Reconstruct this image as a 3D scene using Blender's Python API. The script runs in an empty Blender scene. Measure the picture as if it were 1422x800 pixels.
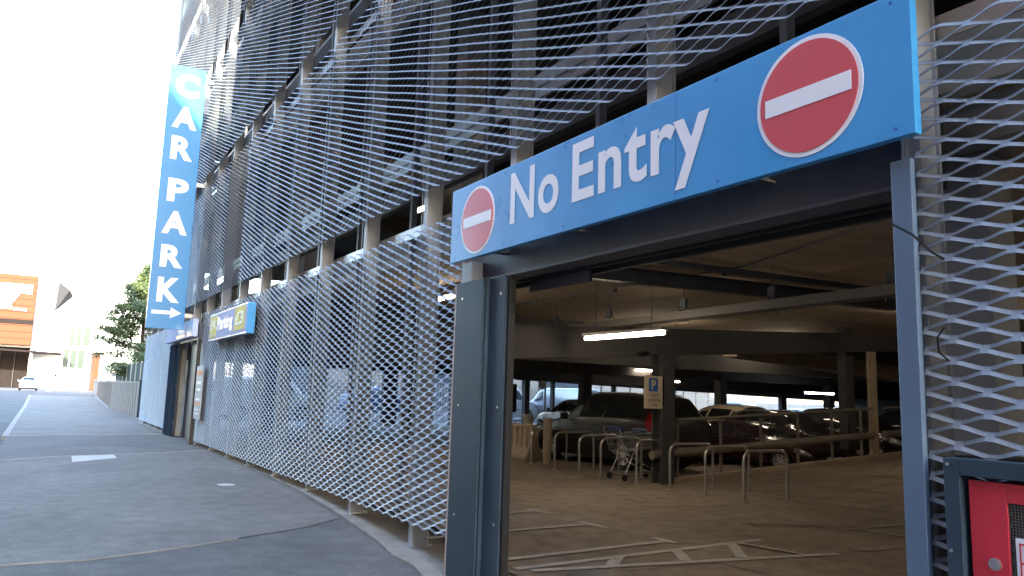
import bpy, math, random
import numpy as np
from mathutils import Vector, Matrix
random.seed(7); rng = np.random.default_rng(7)
S = bpy.context.scene
COL = S.collection
# ------------------------------------------------------------------ camera
F, CX, CY = 1050., 711., 400.
vy = np.array([52 - CX, 528 - CY, F]); vy /= np.linalg.norm(vy)
up = np.array([920 - CX, -6900 - CY, F]); up /= np.linalg.norm(up)
up -= up.dot(vy) * vy; up /= np.linalg.norm(up)
vx = np.cross(vy, up)
if vx[0] < 0: vx = -vx
R = np.array([vx, vy, up])          # world axes seen from the camera (x right, y down, z forward)
cam = bpy.data.cameras.new('camera'); camo = bpy.data.objects.new('camera', cam); COL.objects.link(camo)
cr, cd, cf = R[:, 0], R[:, 1], R[:, 2]
M = Matrix(((cr[0], -cd[0], -cf[0], 0), (cr[1], -cd[1], -cf[1], 0), (cr[2], -cd[2], -cf[2], 1.6), (0, 0, 0, 1)))
camo.matrix_world = M
cam.sensor_width = 36; cam.lens = 36 * F / 1422.; cam.clip_start = 0.05; cam.clip_end = 3000
S.camera = camo
# ------------------------------------------------------------------ light
SUN = Vector((0.35, 0.85, -0.35)).normalized()
w = bpy.data.worlds.new('World'); S.world = w; w.use_nodes = True
nt = w.node_tree; bg = nt.nodes['Background']
sky = nt.nodes.new('ShaderNodeTexSky'); sky.sky_type = 'NISHITA'; sky.sun_disc = False
sky.sun_elevation = math.asin(-SUN.z); sky.sun_rotation = math.atan2(-SUN.x, -SUN.y)
sky.air_density = 1.0; sky.dust_density = 1.2; sky.ozone_density = 1.0
nt.links.new(sky.outputs[0], bg.inputs[0]); bg.inputs[1].default_value = 0.15
sl = bpy.data.lights.new('sun', 'SUN'); sl.energy = 2.9; sl.angle = math.radians(0.5); sl.color = (1, .93, .82)
so = bpy.data.objects.new('sun', sl); COL.objects.link(so); so.rotation_euler = SUN.to_track_quat('-Z', 'Y').to_euler()
S.view_settings.view_transform = 'Standard'; S.view_settings.look = 'None'
S.view_settings.exposure = 3.72; S.view_settings.gamma = 1; S.view_settings.use_curve_mapping = False
S.cycles.max_bounces = 8; S.cycles.diffuse_bounces = 4; S.cycles.sample_clamp_indirect = 6

# ------------------------------------------------------------------ materials
MATS = {}
def mat(name, col, rough=.6, metal=0, var=0, scale=3, bump=0, bscale=40, coat=0, emit=None, estr=0, spec=.5, grime=0, gscale=(1, 1, 1), alpha=None, trans=0):
    if name in MATS: return MATS[name]
    m = bpy.data.materials.new(name); m.use_nodes = True; t = m.node_tree; N = t.nodes; L = t.links
    b = N['Principled BSDF']
    b.inputs['Base Color'].default_value = (*col, 1); b.inputs['Roughness'].default_value = rough
    b.inputs['Metallic'].default_value = metal; b.inputs['Coat Weight'].default_value = coat; b.inputs['Coat Roughness'].default_value = .08
    b.inputs['Specular IOR Level'].default_value = spec; b.inputs['Transmission Weight'].default_value = trans
    if emit: b.inputs['Emission Color'].default_value = (*emit, 1); b.inputs['Emission Strength'].default_value = estr
    if var or bump:
        tc = N.new('ShaderNodeTexCoord'); mp = N.new('ShaderNodeMapping'); L.new(tc.outputs['Object'], mp.inputs[0]); mp.inputs['Scale'].default_value = gscale
    if var:
        n1 = N.new('ShaderNodeTexNoise'); n1.inputs['Scale'].default_value = scale; n1.inputs['Detail'].default_value = 8; n1.inputs['Roughness'].default_value = .65
        L.new(mp.outputs[0], n1.inputs[0])
        r = N.new('ShaderNodeMapRange'); r.inputs[1].default_value = .3; r.inputs[2].default_value = .7; r.inputs[3].default_value = 1 - var; r.inputs[4].default_value = 1 + var
        L.new(n1.outputs['Fac'], r.inputs[0])
        mx = N.new('ShaderNodeMix'); mx.data_type = 'RGBA'; mx.blend_type = 'MULTIPLY'; mx.inputs[0].default_value = 1
        mx.inputs[6].default_value = (*col, 1); L.new(r.outputs[0], mx.inputs[7]); L.new(mx.outputs[2], b.inputs['Base Color'])
        r2 = N.new('ShaderNodeMapRange'); r2.inputs[3].default_value = max(.05, rough - .12); r2.inputs[4].default_value = min(1, rough + .12); L.new(n1.outputs['Fac'], r2.inputs[0]); L.new(r2.outputs[0], b.inputs['Roughness'])
    if bump:
        n2 = N.new('ShaderNodeTexNoise'); n2.inputs['Scale'].default_value = bscale; n2.inputs['Detail'].default_value = 5; L.new(mp.outputs[0], n2.inputs[0])
        bp = N.new('ShaderNodeBump'); bp.inputs['Strength'].default_value = bump; bp.inputs['Distance'].default_value = .02
        L.new(n2.outputs['Fac'], bp.inputs['Height']); L.new(bp.outputs[0], b.inputs['Normal'])
    MATS[name] = m; return m

def asphalt(name, c1, c2, stain=.35):
    m = bpy.data.materials.new(name); m.use_nodes = True; t = m.node_tree; N = t.nodes; L = t.links; b = N['Principled BSDF']
    tc = N.new('ShaderNodeTexCoord')
    big = N.new('ShaderNodeTexNoise'); big.inputs['Scale'].default_value = .55; big.inputs['Detail'].default_value = 6; big.inputs['Distortion'].default_value = .6
    med = N.new('ShaderNodeTexNoise'); med.inputs['Scale'].default_value = 4; med.inputs['Detail'].default_value = 8
    fine = N.new('ShaderNodeTexNoise'); fine.inputs['Scale'].default_value = 75; fine.inputs['Detail'].default_value = 3
    vor = N.new('ShaderNodeTexVoronoi'); vor.inputs['Scale'].default_value = 3.2
    for n in (big, med, fine, vor): L.new(tc.outputs['Object'], n.inputs['Vector'])
    r1 = N.new('ShaderNodeValToRGB'); r1.color_ramp.elements[0].position = .36; r1.color_ramp.elements[1].position = .66
    r1.color_ramp.elements[0].color = (*c1, 1); r1.color_ramp.elements[1].color = (*c2, 1); L.new(big.outputs['Fac'], r1.inputs[0])
    def mul(a, src, lo, hi, f0=.3, f1=.7):
        r = N.new('ShaderNodeMapRange'); r.inputs[1].default_value = f0; r.inputs[2].default_value = f1; r.inputs[3].default_value = lo; r.inputs[4].default_value = hi
        L.new(src, r.inputs[0]); mx = N.new('ShaderNodeMix'); mx.data_type = 'RGBA'; mx.blend_type = 'MULTIPLY'; mx.inputs[0].default_value = 1
        L.new(a, mx.inputs[6]); L.new(r.outputs[0], mx.inputs[7]); return mx.outputs[2]
    c = mul(r1.outputs[0], med.outputs['Fac'], 1 - stain * .6, 1 + stain * .5); c = mul(c, fine.outputs['Fac'], .66, 1.36)
    # trodden gum spots
    lt = N.new('ShaderNodeMath'); lt.operation = 'LESS_THAN'; lt.inputs[1].default_value = .045; L.new(vor.outputs['Distance'], lt.inputs[0])
    gt = N.new('ShaderNodeMath'); gt.operation = 'GREATER_THAN'; gt.inputs[1].default_value = .72; L.new(vor.outputs['Color'], gt.inputs[0])
    ml = N.new('ShaderNodeMath'); ml.operation = 'MULTIPLY'; L.new(lt.outputs[0], ml.inputs[0]); L.new(gt.outputs[0], ml.inputs[1])
    mx = N.new('ShaderNodeMix'); mx.data_type = 'RGBA'; L.new(ml.outputs[0], mx.inputs[0]); L.new(c, mx.inputs[6]); mx.inputs[7].default_value = (c2[0] * 1.7, c2[1] * 1.7, c2[2] * 1.7, 1)
    L.new(mx.outputs[2], b.inputs['Base Color']); b.inputs['Roughness'].default_value = .85
    bp = N.new('ShaderNodeBump'); bp.inputs['Strength'].default_value = .5; bp.inputs['Distance'].default_value = .006; L.new(fine.outputs['Fac'], bp.inputs['Height']); L.new(bp.outputs[0], b.inputs['Normal'])
    MATS[name] = m; return m

asphalt('asphalt', (.052, .054, .058), (.078, .08, .084)); asphalt('asphalt_dark', (.082, .081, .078), (.12, .117, .112)); asphalt('pavement', (.124, .118, .108), (.163, .156, .142)); asphalt('deck', (.215, .175, .135), (.28, .235, .185), .45)
mat('kerb', (.27, .26, .24), .8, var=.2, bump=.3); mat('concrete', (.33, .31, .28), .85, var=.25, scale=2, bump=.25)
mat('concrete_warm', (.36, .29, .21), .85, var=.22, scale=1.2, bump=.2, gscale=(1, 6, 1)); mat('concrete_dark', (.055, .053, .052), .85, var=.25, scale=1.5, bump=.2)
mat('mesh', (.205, .222, .243), .42, metal=.3, var=.12, scale=2.5)
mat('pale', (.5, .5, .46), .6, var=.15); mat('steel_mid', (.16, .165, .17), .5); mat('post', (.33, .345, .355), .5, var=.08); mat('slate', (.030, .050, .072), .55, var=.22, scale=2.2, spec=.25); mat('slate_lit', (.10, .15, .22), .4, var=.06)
mat('trim', (.42, .34, .29), .6); mat('screw', (.6, .6, .6), .3, metal=.9); mat('steel_dark', (.05, .055, .07), .5, var=.3); mat('black', (.012, .012, .013), .5)
mat('blue', (.045, .30, .62), .3, var=.06, scale=1.6, coat=.6); mat('blue_deep', (.013, .21, .48), .35, var=.03, coat=.4); mat('blue_dark', (.02, .1, .38), .3, coat=.4); mat('white', (.82, .82, .84), .35, coat=.4); mat('red', (.62, .085, .105), .3, coat=.5)
mat('yellow', (.86, .80, .24), .7, spec=.1); mat('ink', (.02, .025, .04), .4); mat('paint', (.44, .43, .40), .75, var=.25, scale=9, bump=.2); mat('paint_worn', (.30, .265, .21), .8, var=.45, scale=14)
mat('cab_red', (.55, .028, .05), .42, var=.05, coat=.25); mat('galv', (.42, .42, .41), .38, metal=.7, var=.12); mat('hoop', (.45, .42, .38), .32, metal=.8, var=.1)
mat('tray', (.10, .095, .09), .6, metal=.2); mat('rail', (.2, .175, .14), .6, metal=.2, var=.2); mat('wall_grey', (.17, .16, .155), .7, var=.1); mat('navy', (.03, .04, .12), .4); mat('plinth', (.21, .20, .175), .85, var=.3, scale=3, bump=.3); mat('slate_matt', (.03, .048, .07), .95, spec=.0); mat('tyre', (.015, .015, .015), .8); mat('alloy', (.6, .6, .6), .35, metal=.1); mat('glass', (.015, .02, .022), .06, coat=.5); mat('glass_backlit', (.16, .25, .25), .08, coat=.5); mat('lens', (.22, .23, .25), .12, coat=.8)
mat('tail', (.22, .008, .008), .2, coat=.5); mat('plastic', (.01, .01, .011), .7, spec=.2); mat('plate_y', (.7, .58, .12), .4)
mat('tube', (1, .95, .85), .4, emit=(1, .83, .62), estr=4.5); mat('tube_cool', (1, 1, 1), .4, emit=(.95, .92, 1), estr=3)
mat('terracotta', (.088, .030, .0135), .75, var=.08, spec=.15); mat('render_white', (.78, .77, .74), .8, var=.04); mat('brown_dark', (.014, .011, .010), .8, var=.2, spec=.05); mat('grey_clad', (.028, .028, .03), .8, spec=.1); mat('win_green', (.02, .034, .024), .3)
mat('cream', (.26, .25, .23), .7, var=.06); mat('brick', (.26, .13, .09), .85, var=.25, scale=2, bump=.3); mat('stone', (.4, .36, .3), .8, var=.15)
mat('bark', (.09, .06, .04), .9, var=.3, bump=.5); mat('fence_green', (.04, .065, .062), .8, var=.15, spec=.1); mat('sign_grey', (.55, .57, .60), .5, var=.05); mat('sign_lilac', (.50, .57, .78), .8, spec=.1)
mat('paint_mpv', (.022, .018, .015), .3, metal=.1, coat=.12, spec=.3); mat('paint_black', (.012, .012, .014), .2, coat=.9); mat('paint_cream', (.62, .52, .38), .35, coat=.6); mat('paint_white', (.75, .76, .78), .3, coat=.6); mat('paint_silver', (.45, .47, .5), .25, metal=.6, coat=.6); mat('paint_blue', (.03, .14, .5), .3, coat=.6); mat('paint_maroon', (.028, .005, .006), .25, coat=.8)
mat('board', (.52, .44, .33), .6); mat('cab_mesh', (.18, .18, .17), .5, metal=.4); mat('orange', (.7, .25, .06), .6); mat('poster', (.28, .34, .40), .5, var=.2, scale=5)

def leafmat(name, c1, c2):
    m = bpy.data.materials.new(name); m.use_nodes = True; t = m.node_tree; N = t.nodes; L = t.links; b = N['Principled BSDF']
    g = N.new('ShaderNodeNewGeometry'); r = N.new('ShaderNodeValToRGB'); r.color_ramp.elements[0].color = (*c1, 1); r.color_ramp.elements[1].color = (*c2, 1)
    L.new(g.outputs['Random Per Island'], r.inputs[0]); L.new(r.outputs[0], b.inputs['Base Color']); b.inputs['Roughness'].default_value = .6; MATS[name] = m
leafmat('needles', (.035, .06, .022), (.15, .19, .06)); leafmat('leaves', (.03, .07, .02), (.1, .16, .05))

# ------------------------------------------------------------------ mesh builder
ORG = {}
def setp(o, label=None, cat=None, group=None, kind=None):
    if label: o['label'] = label
    if cat: o['category'] = cat
    if group: o['group'] = group
    if kind: o['kind'] = kind
    return o
def thing(name, loc, label, cat, group=None, rz=0):
    o = bpy.data.objects.new(name, None); COL.objects.link(o); o.location = loc; o.rotation_euler = (0, 0, rz); o.empty_display_size = .2
    ORG[o.name] = Vector(loc); return setp(o, label, cat, group)
class MB:
    def __init__(s): s.v = []; s.f = []
    def add(s, vs, fs):
        n = len(s.v); s.v += [tuple(map(float, p)) for p in vs]; s.f += [tuple(n + i for i in f) for f in fs]; return s
    def box(s, x0, x1, y0, y1, z0, z1):
        return s.add([(x0, y0, z0), (x1, y0, z0), (x1, y1, z0), (x0, y1, z0), (x0, y0, z1), (x1, y0, z1), (x1, y1, z1), (x0, y1, z1)],
                     [(3, 2, 1, 0), (4, 5, 6, 7), (0, 1, 5, 4), (1, 2, 6, 5), (2, 3, 7, 6), (3, 0, 4, 7)])
    def hexa(s, bot, top):
        return s.add(list(bot) + list(top), [(3, 2, 1, 0), (4, 5, 6, 7), (0, 1, 5, 4), (1, 2, 6, 5), (2, 3, 7, 6), (3, 0, 4, 7)])
    def bar(s, a, b, wd, hg):           # rectangular bar from a to b, wd horizontal, hg vertical-ish
        a = Vector(a); b = Vector(b); d = (b - a).normalized(); u = d.cross(Vector((0, 0, 1)))
        if u.length < 1e-3: u = Vector((1, 0, 0))
        u.normalize(); n = u.cross(d).normalized(); u *= wd / 2; n *= hg / 2
        return s.hexa([a - u - n, a + u - n, b + u - n, b - u - n], [a - u + n, a + u + n, b + u + n, b - u + n])
    def tube(s, pts, r, n=8, cap=True, taper=None):
        pts = [Vector(p) for p in pts]; rings = []; prev = None
        for i, p in enumerate(pts):
            d = (pts[min(i + 1, len(pts) - 1)] - pts[max(i - 1, 0)]).normalized()
            if prev is None:
                u = d.orthogonal().normalized()
            else:
                u = (prev - d * prev.dot(d)).normalized()
            prev = u; v = d.cross(u); rr = r if taper is None else r * (1 + (taper - 1) * i / (len(pts) - 1))
            rings.append([p + (u * math.cos(2 * math.pi * k / n) + v * math.sin(2 * math.pi * k / n)) * rr for k in range(n)])
        vs = [q for ring in rings for q in ring]; fs = []
        for i in range(len(pts) - 1):
            for k in range(n): fs.append((i * n + k, i * n + (k + 1) % n, (i + 1) * n + (k + 1) % n, (i + 1) * n + k))
        if cap: fs.append(tuple(range(n))[::-1]); fs.append(tuple((len(pts) - 1) * n + k for k in range(n)))
        return s.add(vs, fs)
    def disc(s, c, ax, r, h, n=32):     # cylinder along axis
        c = Vector(c); ax = Vector(ax).normalized(); return s.tube([c, c + ax * h], r, n)
    def prism(s, poly, o, u, v, d):     # 2-D polygon in plane (o,u,v) pushed along d
        o = Vector(o); u = Vector(u); v = Vector(v); d = Vector(d); n = len(poly)
        a = [o + u * p[0] + v * p[1] for p in poly]; b = [p + d for p in a]
        return s.add(a + b, [tuple(range(n))[::-1], tuple(range(n, 2 * n))] + [(i, (i + 1) % n, n + (i + 1) % n, n + i) for i in range(n)])
    def build(s, name, m, parent=None, smooth=False, bevel=0, local=False):
        me = bpy.data.meshes.new(name); v = s.v
        org = Vector((0, 0, 0))
        if parent is not None: org = ORG[parent.name]
        if not local and org.length: v = [(p[0] - org.x, p[1] - org.y, p[2] - org.z) for p in v]
        me.from_pydata(v, [], s.f); me.materials.append(MATS[m] if isinstance(m, str) else m)
        if smooth:
            for p in me.polygons: p.use_smooth = True
            try: me.set_sharp_from_angle(angle=math.radians(38))
            except Exception: pass
        me.update()
        o = bpy.data.objects.new(name, me); COL.objects.link(o)
        if parent is not None: o.parent = parent
        ORG[o.name] = org
        if bevel:
            b = o.modifiers.new('bevel', 'BEVEL'); b.width = bevel; b.segments = 2; b.limit_method = 'ANGLE'
        return o
def struct(name, mb, m, **k):
    o = mb.build(name, m, **k); o['kind'] = 'structure'; return o
def sheet(poly, z):
    return MB().add([(x, y, z) for x, y in poly], [tuple(range(len(poly)))])
def copy_tree(o, parent=None):
    c = o.copy(); COL.objects.link(c)
    if parent is not None: c.parent = parent
    for ch in list(o.children): copy_tree(ch, c)
    return c
def text(name, s_, m, parent, o, u, v, wd, hg, off=.035, depth=.004, bx=None):
    """words set in the built-in face, boldened, fitted into a wd x hg box at o along unit vectors u, v"""
    cu = bpy.data.curves.new('t', 'FONT'); cu.body = s_; cu.offset = off; cu.space_character = 1.07; cu.resolution_u = 4
    to = bpy.data.objects.new('t', cu); COL.objects.link(to)
    dg = bpy.context.evaluated_depsgraph_get(); dg.update(); me = to.evaluated_get(dg).to_mesh()
    P = np.array([q.co[:2] for q in me.vertices]); F_ = [tuple(p.vertices) for p in me.polygons]; to.to_mesh_clear()
    bpy.data.objects.remove(to); bpy.data.curves.remove(cu)
    mn = P.min(0); mx_ = P.max(0); sx = wd / (mx_[0] - mn[0]); sy = hg / (mx_[1] - mn[1])
    o = Vector(o); u = Vector(u); v = Vector(v); nrm = u.cross(v).normalized()
    vs = [o + u * float((p[0] - mn[0]) * sx) + v * float((p[1] - mn[1]) * sy) + nrm * depth for p in P]
    mb = MB().add(vs, F_); return mb.build(name, m, parent)

# ------------------------------------------------------------------ ground, road, pavement
def zg(y): return 0 if y < 55 else (.5 * (y - 55) / 40 if y < 95 else .5)
def gz(x, y):
    d = float(np.interp(y, [-8, 2, 7, 8.4, 10.5, 12.5], [-.24, -.24, -.21, -.14, -.06, 0])); return zg(y) + d * min(1, max(0, x / 3))
def fl(x, y): return .01 - .215 * min(1, max(0, (6.5 - x) / 2.9)) * min(1, max(0, (8.4 - y) / 1.4))
def grid(mb, fx, fy, zf, nx, ny):   # fx(s,t), fy(s,t) over the unit square
    vs = []; 
    for j in range(ny + 1):
        for i in range(nx + 1):
            x, y = fx(i / nx, j / ny), fy(i / nx, j / ny); vs.append((x, y, zf(x, y)))
    return mb.add(vs, [(j * (nx + 1) + i, j * (nx + 1) + i + 1, (j + 1) * (nx + 1) + i + 1, (j + 1) * (nx + 1) + i) for j in range(ny) for i in range(nx)])
ys = [-400, -60, -10, 35, 55, 65, 75, 85, 95, 120, 1500]
g = MB()
zb = lambda y: zg(y) - (.45 if y < 50 else .13)
for a, b in zip(ys[:-1], ys[1:]): g.add([(-900, a, zb(a)), (900, a, zb(a)), (900, b, zb(b)), (-900, b, zb(b))], [(0, 1, 2, 3)])
struct('ground', g, 'asphalt')
g = MB()
for a, b in zip(ys[1:-2], ys[2:-1]): g.add([(-12.2, a, zg(a) - .105), (-.6, a, zg(a) - .105), (-.6, b, zg(b) - .105), (-12.2, b, zg(b) - .105)], [(0, 1, 2, 3)])
g.add([(-40, 120, .42), (60, 120, .42), (60, 129.4, .42), (-40, 129.4, .42)], [(0, 1, 2, 3)])
struct('road', g, 'asphalt')
EDGE = [(2.1, 2.0), (2.6, 4.2), (3.02, 6.0), (3.2, 6.6), (3.42, 7.8), (3.5, 8.4), (3.62, 10.5), (3.7, 13.8), (3.72, 17.5), (3.74, 21), (3.74, 23)]
def edge_x(y): return float(np.interp(y, [p[1] for p in EDGE], [p[0] for p in EDGE]))
g = MB()   # building-side tarmac base, kerb height above the road
yy = [-60, -8] + list(np.arange(-7, 14, .5)) + [14, 17.5, 21, 24, 27.2, 35, 55, 65, 78]; xx = np.linspace(-.6, 5.4, 21)
for a, b in zip(yy[:-1], yy[1:]):
    for x0, x1 in zip(xx[:-1], xx[1:]):
        if x0 >= 4.19 and a < 35: continue
        g.add([(x0, a, gz(x0, a)), (x1, a, gz(x1, a)), (x1, b, gz(x1, b)), (x0, b, gz(x0, b))], [(0, 1, 2, 3)])
    g.add([(-.6, a, gz(-.6, a)), (-.6, b, gz(-.6, b)), (-.6, b, gz(-.6, b) - .12), (-.6, a, gz(-.6, a) - .12)], [(0, 1, 2, 3)])
struct('driveway', g, 'asphalt_dark')
pv = MB()
def strip(mb, top, bot, dz):
    n = len(top); T_ = np.array(top, float); B_ = np.array(bot, float); q = np.arange(n)
    def px(s_, t_, k_): u_ = s_ * (n - 1); a = np.interp(u_, q, T_[:, k_]); b = np.interp(u_, q, B_[:, k_]); return float(a + (b - a) * t_)
    grid(mb, lambda a, b: px(a, b, 0), lambda a, b: px(a, b, 1), lambda x, y: gz(x, y) + dz + .004, (n - 1) * 5, 24)
strip(pv, [(-.6, 8.05), (.54, 8.2), (1.26, 8.56), (2.06, 9.0), (3.0, 9.5), (3.55, 9.9)][::1], [(-.6, 18.2), (.26, 18.8), (1.07, 19.18), (2.0, 19.4), (2.72, 19.66), (3.72, 20.2)], .004)
strip(pv, [(-.55, 26.1), (3.9, 26.9)], [(-.5, 55), (4.4, 55)], .004); strip(pv, [(-.5, 55), (4.4, 55)], [(-.4, 78), (4.9, 78)], .004)
struct('pavement', pv, 'pavement')
k = MB()
def kline(pts, w_, h=.016, fall=.0):
    pts = [(a[0] + (b[0] - a[0]) * t, a[1] + (b[1] - a[1]) * t) for a, b in zip(pts[:-1], pts[1:]) for t in (0, .25, .5, .75)] + [pts[-1]]
    for (a, b) in zip(pts[:-1], pts[1:]):
        d = Vector((b[0] - a[0], b[1] - a[1], 0)); n = Vector((-d.y, d.x, 0)).normalized() * w_ / 2
        A = Vector((a[0], a[1], gz(*a))); B = Vector((b[0], b[1], gz(*b)))
        k.hexa([A - n - Vector((0, 0, .12)), A + n - Vector((0, 0, .12)), B + n - Vector((0, 0, .12)), B - n - Vector((0, 0, .12))], [A - n + Vector((0, 0, h)), A + n + Vector((0, 0, h)), B + n + Vector((0, 0, h)), B - n + Vector((0, 0, h))])
kline([(-.6, 18.2), (.26, 18.8), (1.07, 19.18), (2.0, 19.4), (2.72, 19.66), (3.7, 20.15)], .1)
kline([(-.55, 26.1), (3.6, 26.9)], .16); kline([(-.62, 26.0), (-.57, 40), (-.5, 55), (-.4, 78)], .16, .018); struct('kerb', k, 'kerb')
k = MB(); kline([(-.6, 8.02), (.54, 8.17), (1.26, 8.53), (2.06, 8.97)], .022, .012)
struct('kerb', k, 'plinth')
k = MB(); 
for a, b, c in ((36.8, 39.2, .1),):
    kline([(2.6, 36.9), (3.6, 37.6), (4.02, 39.5)], .12); kline([(4.02, 39.5), (4.0, 55), (4.25, 65), (4.6, 78)], .12)
struct('kerb', k, 'kerb')
mk = sheet([(.74, 17.55), (1.6, 18.3), (1.6, 19.2), (.78, 18.98)], .016); mk.add([(2.62 + .28 * math.cos(t) * .5 + .14, 13.1 + .17 * math.sin(t), .016) for t in np.linspace(0, 2 * math.pi, 18)[:-1]], [tuple(range(17))])
struct('pavement_marking', mk, 'paint')
g = MB()   # concrete strip at the foot of the facade
n = len(EDGE)
ed = EDGE
g.add([(x, y, .03) for x, y in ed] + [(4.4, y, .03) for x, y in ed] + [(x, y, -.05) for x, y in ed], [(i + 0, n + i, n + i + 1, i + 1) for i in range(n - 1)] + [(i, i + 1, 2 * n + i + 1, 2 * n + i) for i in range(n - 1)])
for i in range(0): pass
# leave the doorway itself level with the deck: the strip only runs under the mesh
g2 = MB()
sel = [(edge_x(y) + (.0 if y > 7.5 else .12), y) for y in (6.02, 6.5, 7.0, 7.4, 7.8, 8.4, 9.4, 10.5, 12, 13.8, 17.5, 21, 22.3)]
n = len(sel)
g2.add([(x, y, .028 + gz(3.5, y)) for x, y in sel] + [(4.5, y, .028 + gz(3.5, y)) for x, y in sel] + [(x, y, -.35) for x, y in sel], [(i, n + i, n + i + 1, i + 1) for i in range(n - 1)] + [(i + 1, i, 2 * n + i, 2 * n + i + 1) for i in range(n - 1)] + [(0, 2 * n, n)])
g2.add([(4.5, 8.4, -.3), (4.5, 14, -.3), (4.5, 14, .012), (4.5, 8.4, .012)], [(0, 1, 2, 3)])
g2.add([(3.6, 27.1, .028), (4.5, 27.1, .028), (4.5, 34.9, .028), (3.6, 34.9, .028)], [(0, 1, 2, 3)])
g2.add([(3.45, -3.9, -.2), (4.5, -3.9, -.2), (4.5, 2.1, -.2), (3.45, 2.1, -.2)], [(0, 1, 2, 3)])
struct('plinth', g2, 'plinth')
# car park deck + ramp
g = MB(); xs_ = [4.2, 4.9, 5.7, 6.5, 10.5]; ys_ = [-6, 2, 7.0, 7.35, 7.7, 8.05, 8.4, 34.5]
for x0, x1 in zip(xs_[:-1], xs_[1:]):
    for a, b in zip(ys_[:-1], ys_[1:]): g.add([(x0, a, fl(x0, a)), (x1, a, fl(x1, a)), (x1, b, fl(x1, b)), (x0, b, fl(x0, b))], [(0, 1, 2, 3)])
g.add([(3.9, 2.1, gz(3.9, 2) + .005), (4.2, 2.1, fl(4.2, 2)), (4.2, 6.02, fl(4.2, 6)), (3.9, 6.02, gz(3.9, 6) + .005)], [(0, 1, 2, 3)]); g.add([(10.5, 11.05, .01), (50, 11.05, .01), (50, 34.5, .01), (10.5, 34.5, .01)], [(0, 1, 2, 3)])
g.add([(10.5, -6, .01), (50, -6, .01 + .052 * 39.5), (50, 10.9, .01 + .052 * 39.5), (10.5, 10.9, .01)], [(0, 1, 2, 3)])
struct('parking_floor', g, 'deck')
g = MB(); g.hexa([(10.45, 10.9, 0), (50, 10.9, 0), (50, 11.06, 0), (10.45, 11.06, 0)], [(10.45, 10.9, .1), (50, 10.9, .11 + .052 * 39.5), (50, 11.06, .11 + .052 * 39.5), (10.45, 11.06, .1)])
struct('ramp_kerb', g, 'concrete_warm')
yard = MB().add([(3.6, 34.6, .02), (60, 34.6, .02), (60, 72, .02), (3.6, 72, .02)], [(0, 1, 2, 3)])
struct('yard', yard, 'pavement')
pm = MB()
def pl(a, b, w_=.1, z=.016, f=None):
    d = Vector((b[0] - a[0], b[1] - a[1], 0)).normalized(); n_ = Vector((-d.y, d.x, 0)) * w_ / 2
    def drop(x, y):     # follow the sloping threshold
        t = 1.
        for _ in range(12): t = 1 - (fl(x * t, y * t) + max(0, .052 * (x * t - 10.5)) * 0 - .01) / 1.6
        return x * t, y * t
    N_ = max(1, int((Vector(b) - Vector(a)).length / .5))
    for k_ in range(N_):
        p = (a[0] + (b[0] - a[0]) * k_ / N_, a[1] + (b[1] - a[1]) * k_ / N_); r = (a[0] + (b[0] - a[0]) * (k_ + 1) / N_, a[1] + (b[1] - a[1]) * (k_ + 1) / N_)
        q = [drop(p[0] - n_.x, p[1] - n_.y), drop(p[0] + n_.x, p[1] + n_.y), drop(r[0] + n_.x, r[1] + n_.y), drop(r[0] - n_.x, r[1] - n_.y)]
        pm.add([(x, y, fl(x, y) + z - .006 + max(0, .052 * (x - 10.5))) for x, y in q], [(0, 3, 2, 1)])
for a, b in (((4.0, 8.88), (5.98, 8.97)), ((6.03, 9.15), (6.06, 8.7)), ((3.8, 7.76), (6.0, 7.82)), ((6.06, 8.0), (6.1, 7.52)), ((3.8, 6.47), (6.17, 6.56)), ((6.2, 6.78), (6.22, 6.42)), ((3.9, 6.1), (7.31, 6.18))): pl(a, b)
pl((4.0, 5.98), (7.45, 5.27)); pl((4.8, 5.83), (5.12, 6.1), .12, .021); pl((5.9, 6.1), (5.64, 5.68), .12, .021); pl((6.76, 6.12), (6.29, 5.55), .12, .021); pl((6.89, 6.1), (7.05, 5.4), .08, .021)
struct('parking_marking', pm, 'paint')
pm = MB()
pl((8.9, 6.23), (13, 6.0)); pl((9.22, 6.2), (9.29, 4.0)); pl((7.9, 5.29), (8.43, 5.24), .14); pl((12.23, 10.33), (12.9, 5.4)); pl((10.74, 9.2), (11.2, 5.4)); pl((16.39, 10.6), (17.3, 5.5)); pl((14.2, 10.8), (14.9, 5.4))
for i in range(14):   # faded disabled-bay wheel mark and worn lettering block
    t = i / 14 * 2 * math.pi; t2 = (i + 1) / 14 * 2 * math.pi
    if i < 11: pl((14.9 + .75 * math.cos(t), 8.2 + .55 * math.sin(t)), (14.9 + .75 * math.cos(t2), 8.2 + .55 * math.sin(t2)), .11, .021)
pl((14.1, 9.7), (14.6, 8.6), .1, .024)
for i in range(6):
    x = 8.1 + i * .22; pl((x, 7.15 - i * .12), (x + .12, 6.75 - i * .12), .07, .021); pl((x, 7.0 - i * .12), (x + .2, 7.0 - i * .12), .05, .024)
struct('worn_marking', pm, 'paint_worn')
pm = MB(); pl((4.2, 12.05), (9.6, 11.95), .03); pl((4.7, 5.62), (5.84, 5.53), .02); pl((5.89, 5.51), (5.94, 4.6), .02); pl((4.2, 5.62), (4.6, 5.62), .3, .018)
struct('floor_joint', pm, 'steel_dark')

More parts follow.
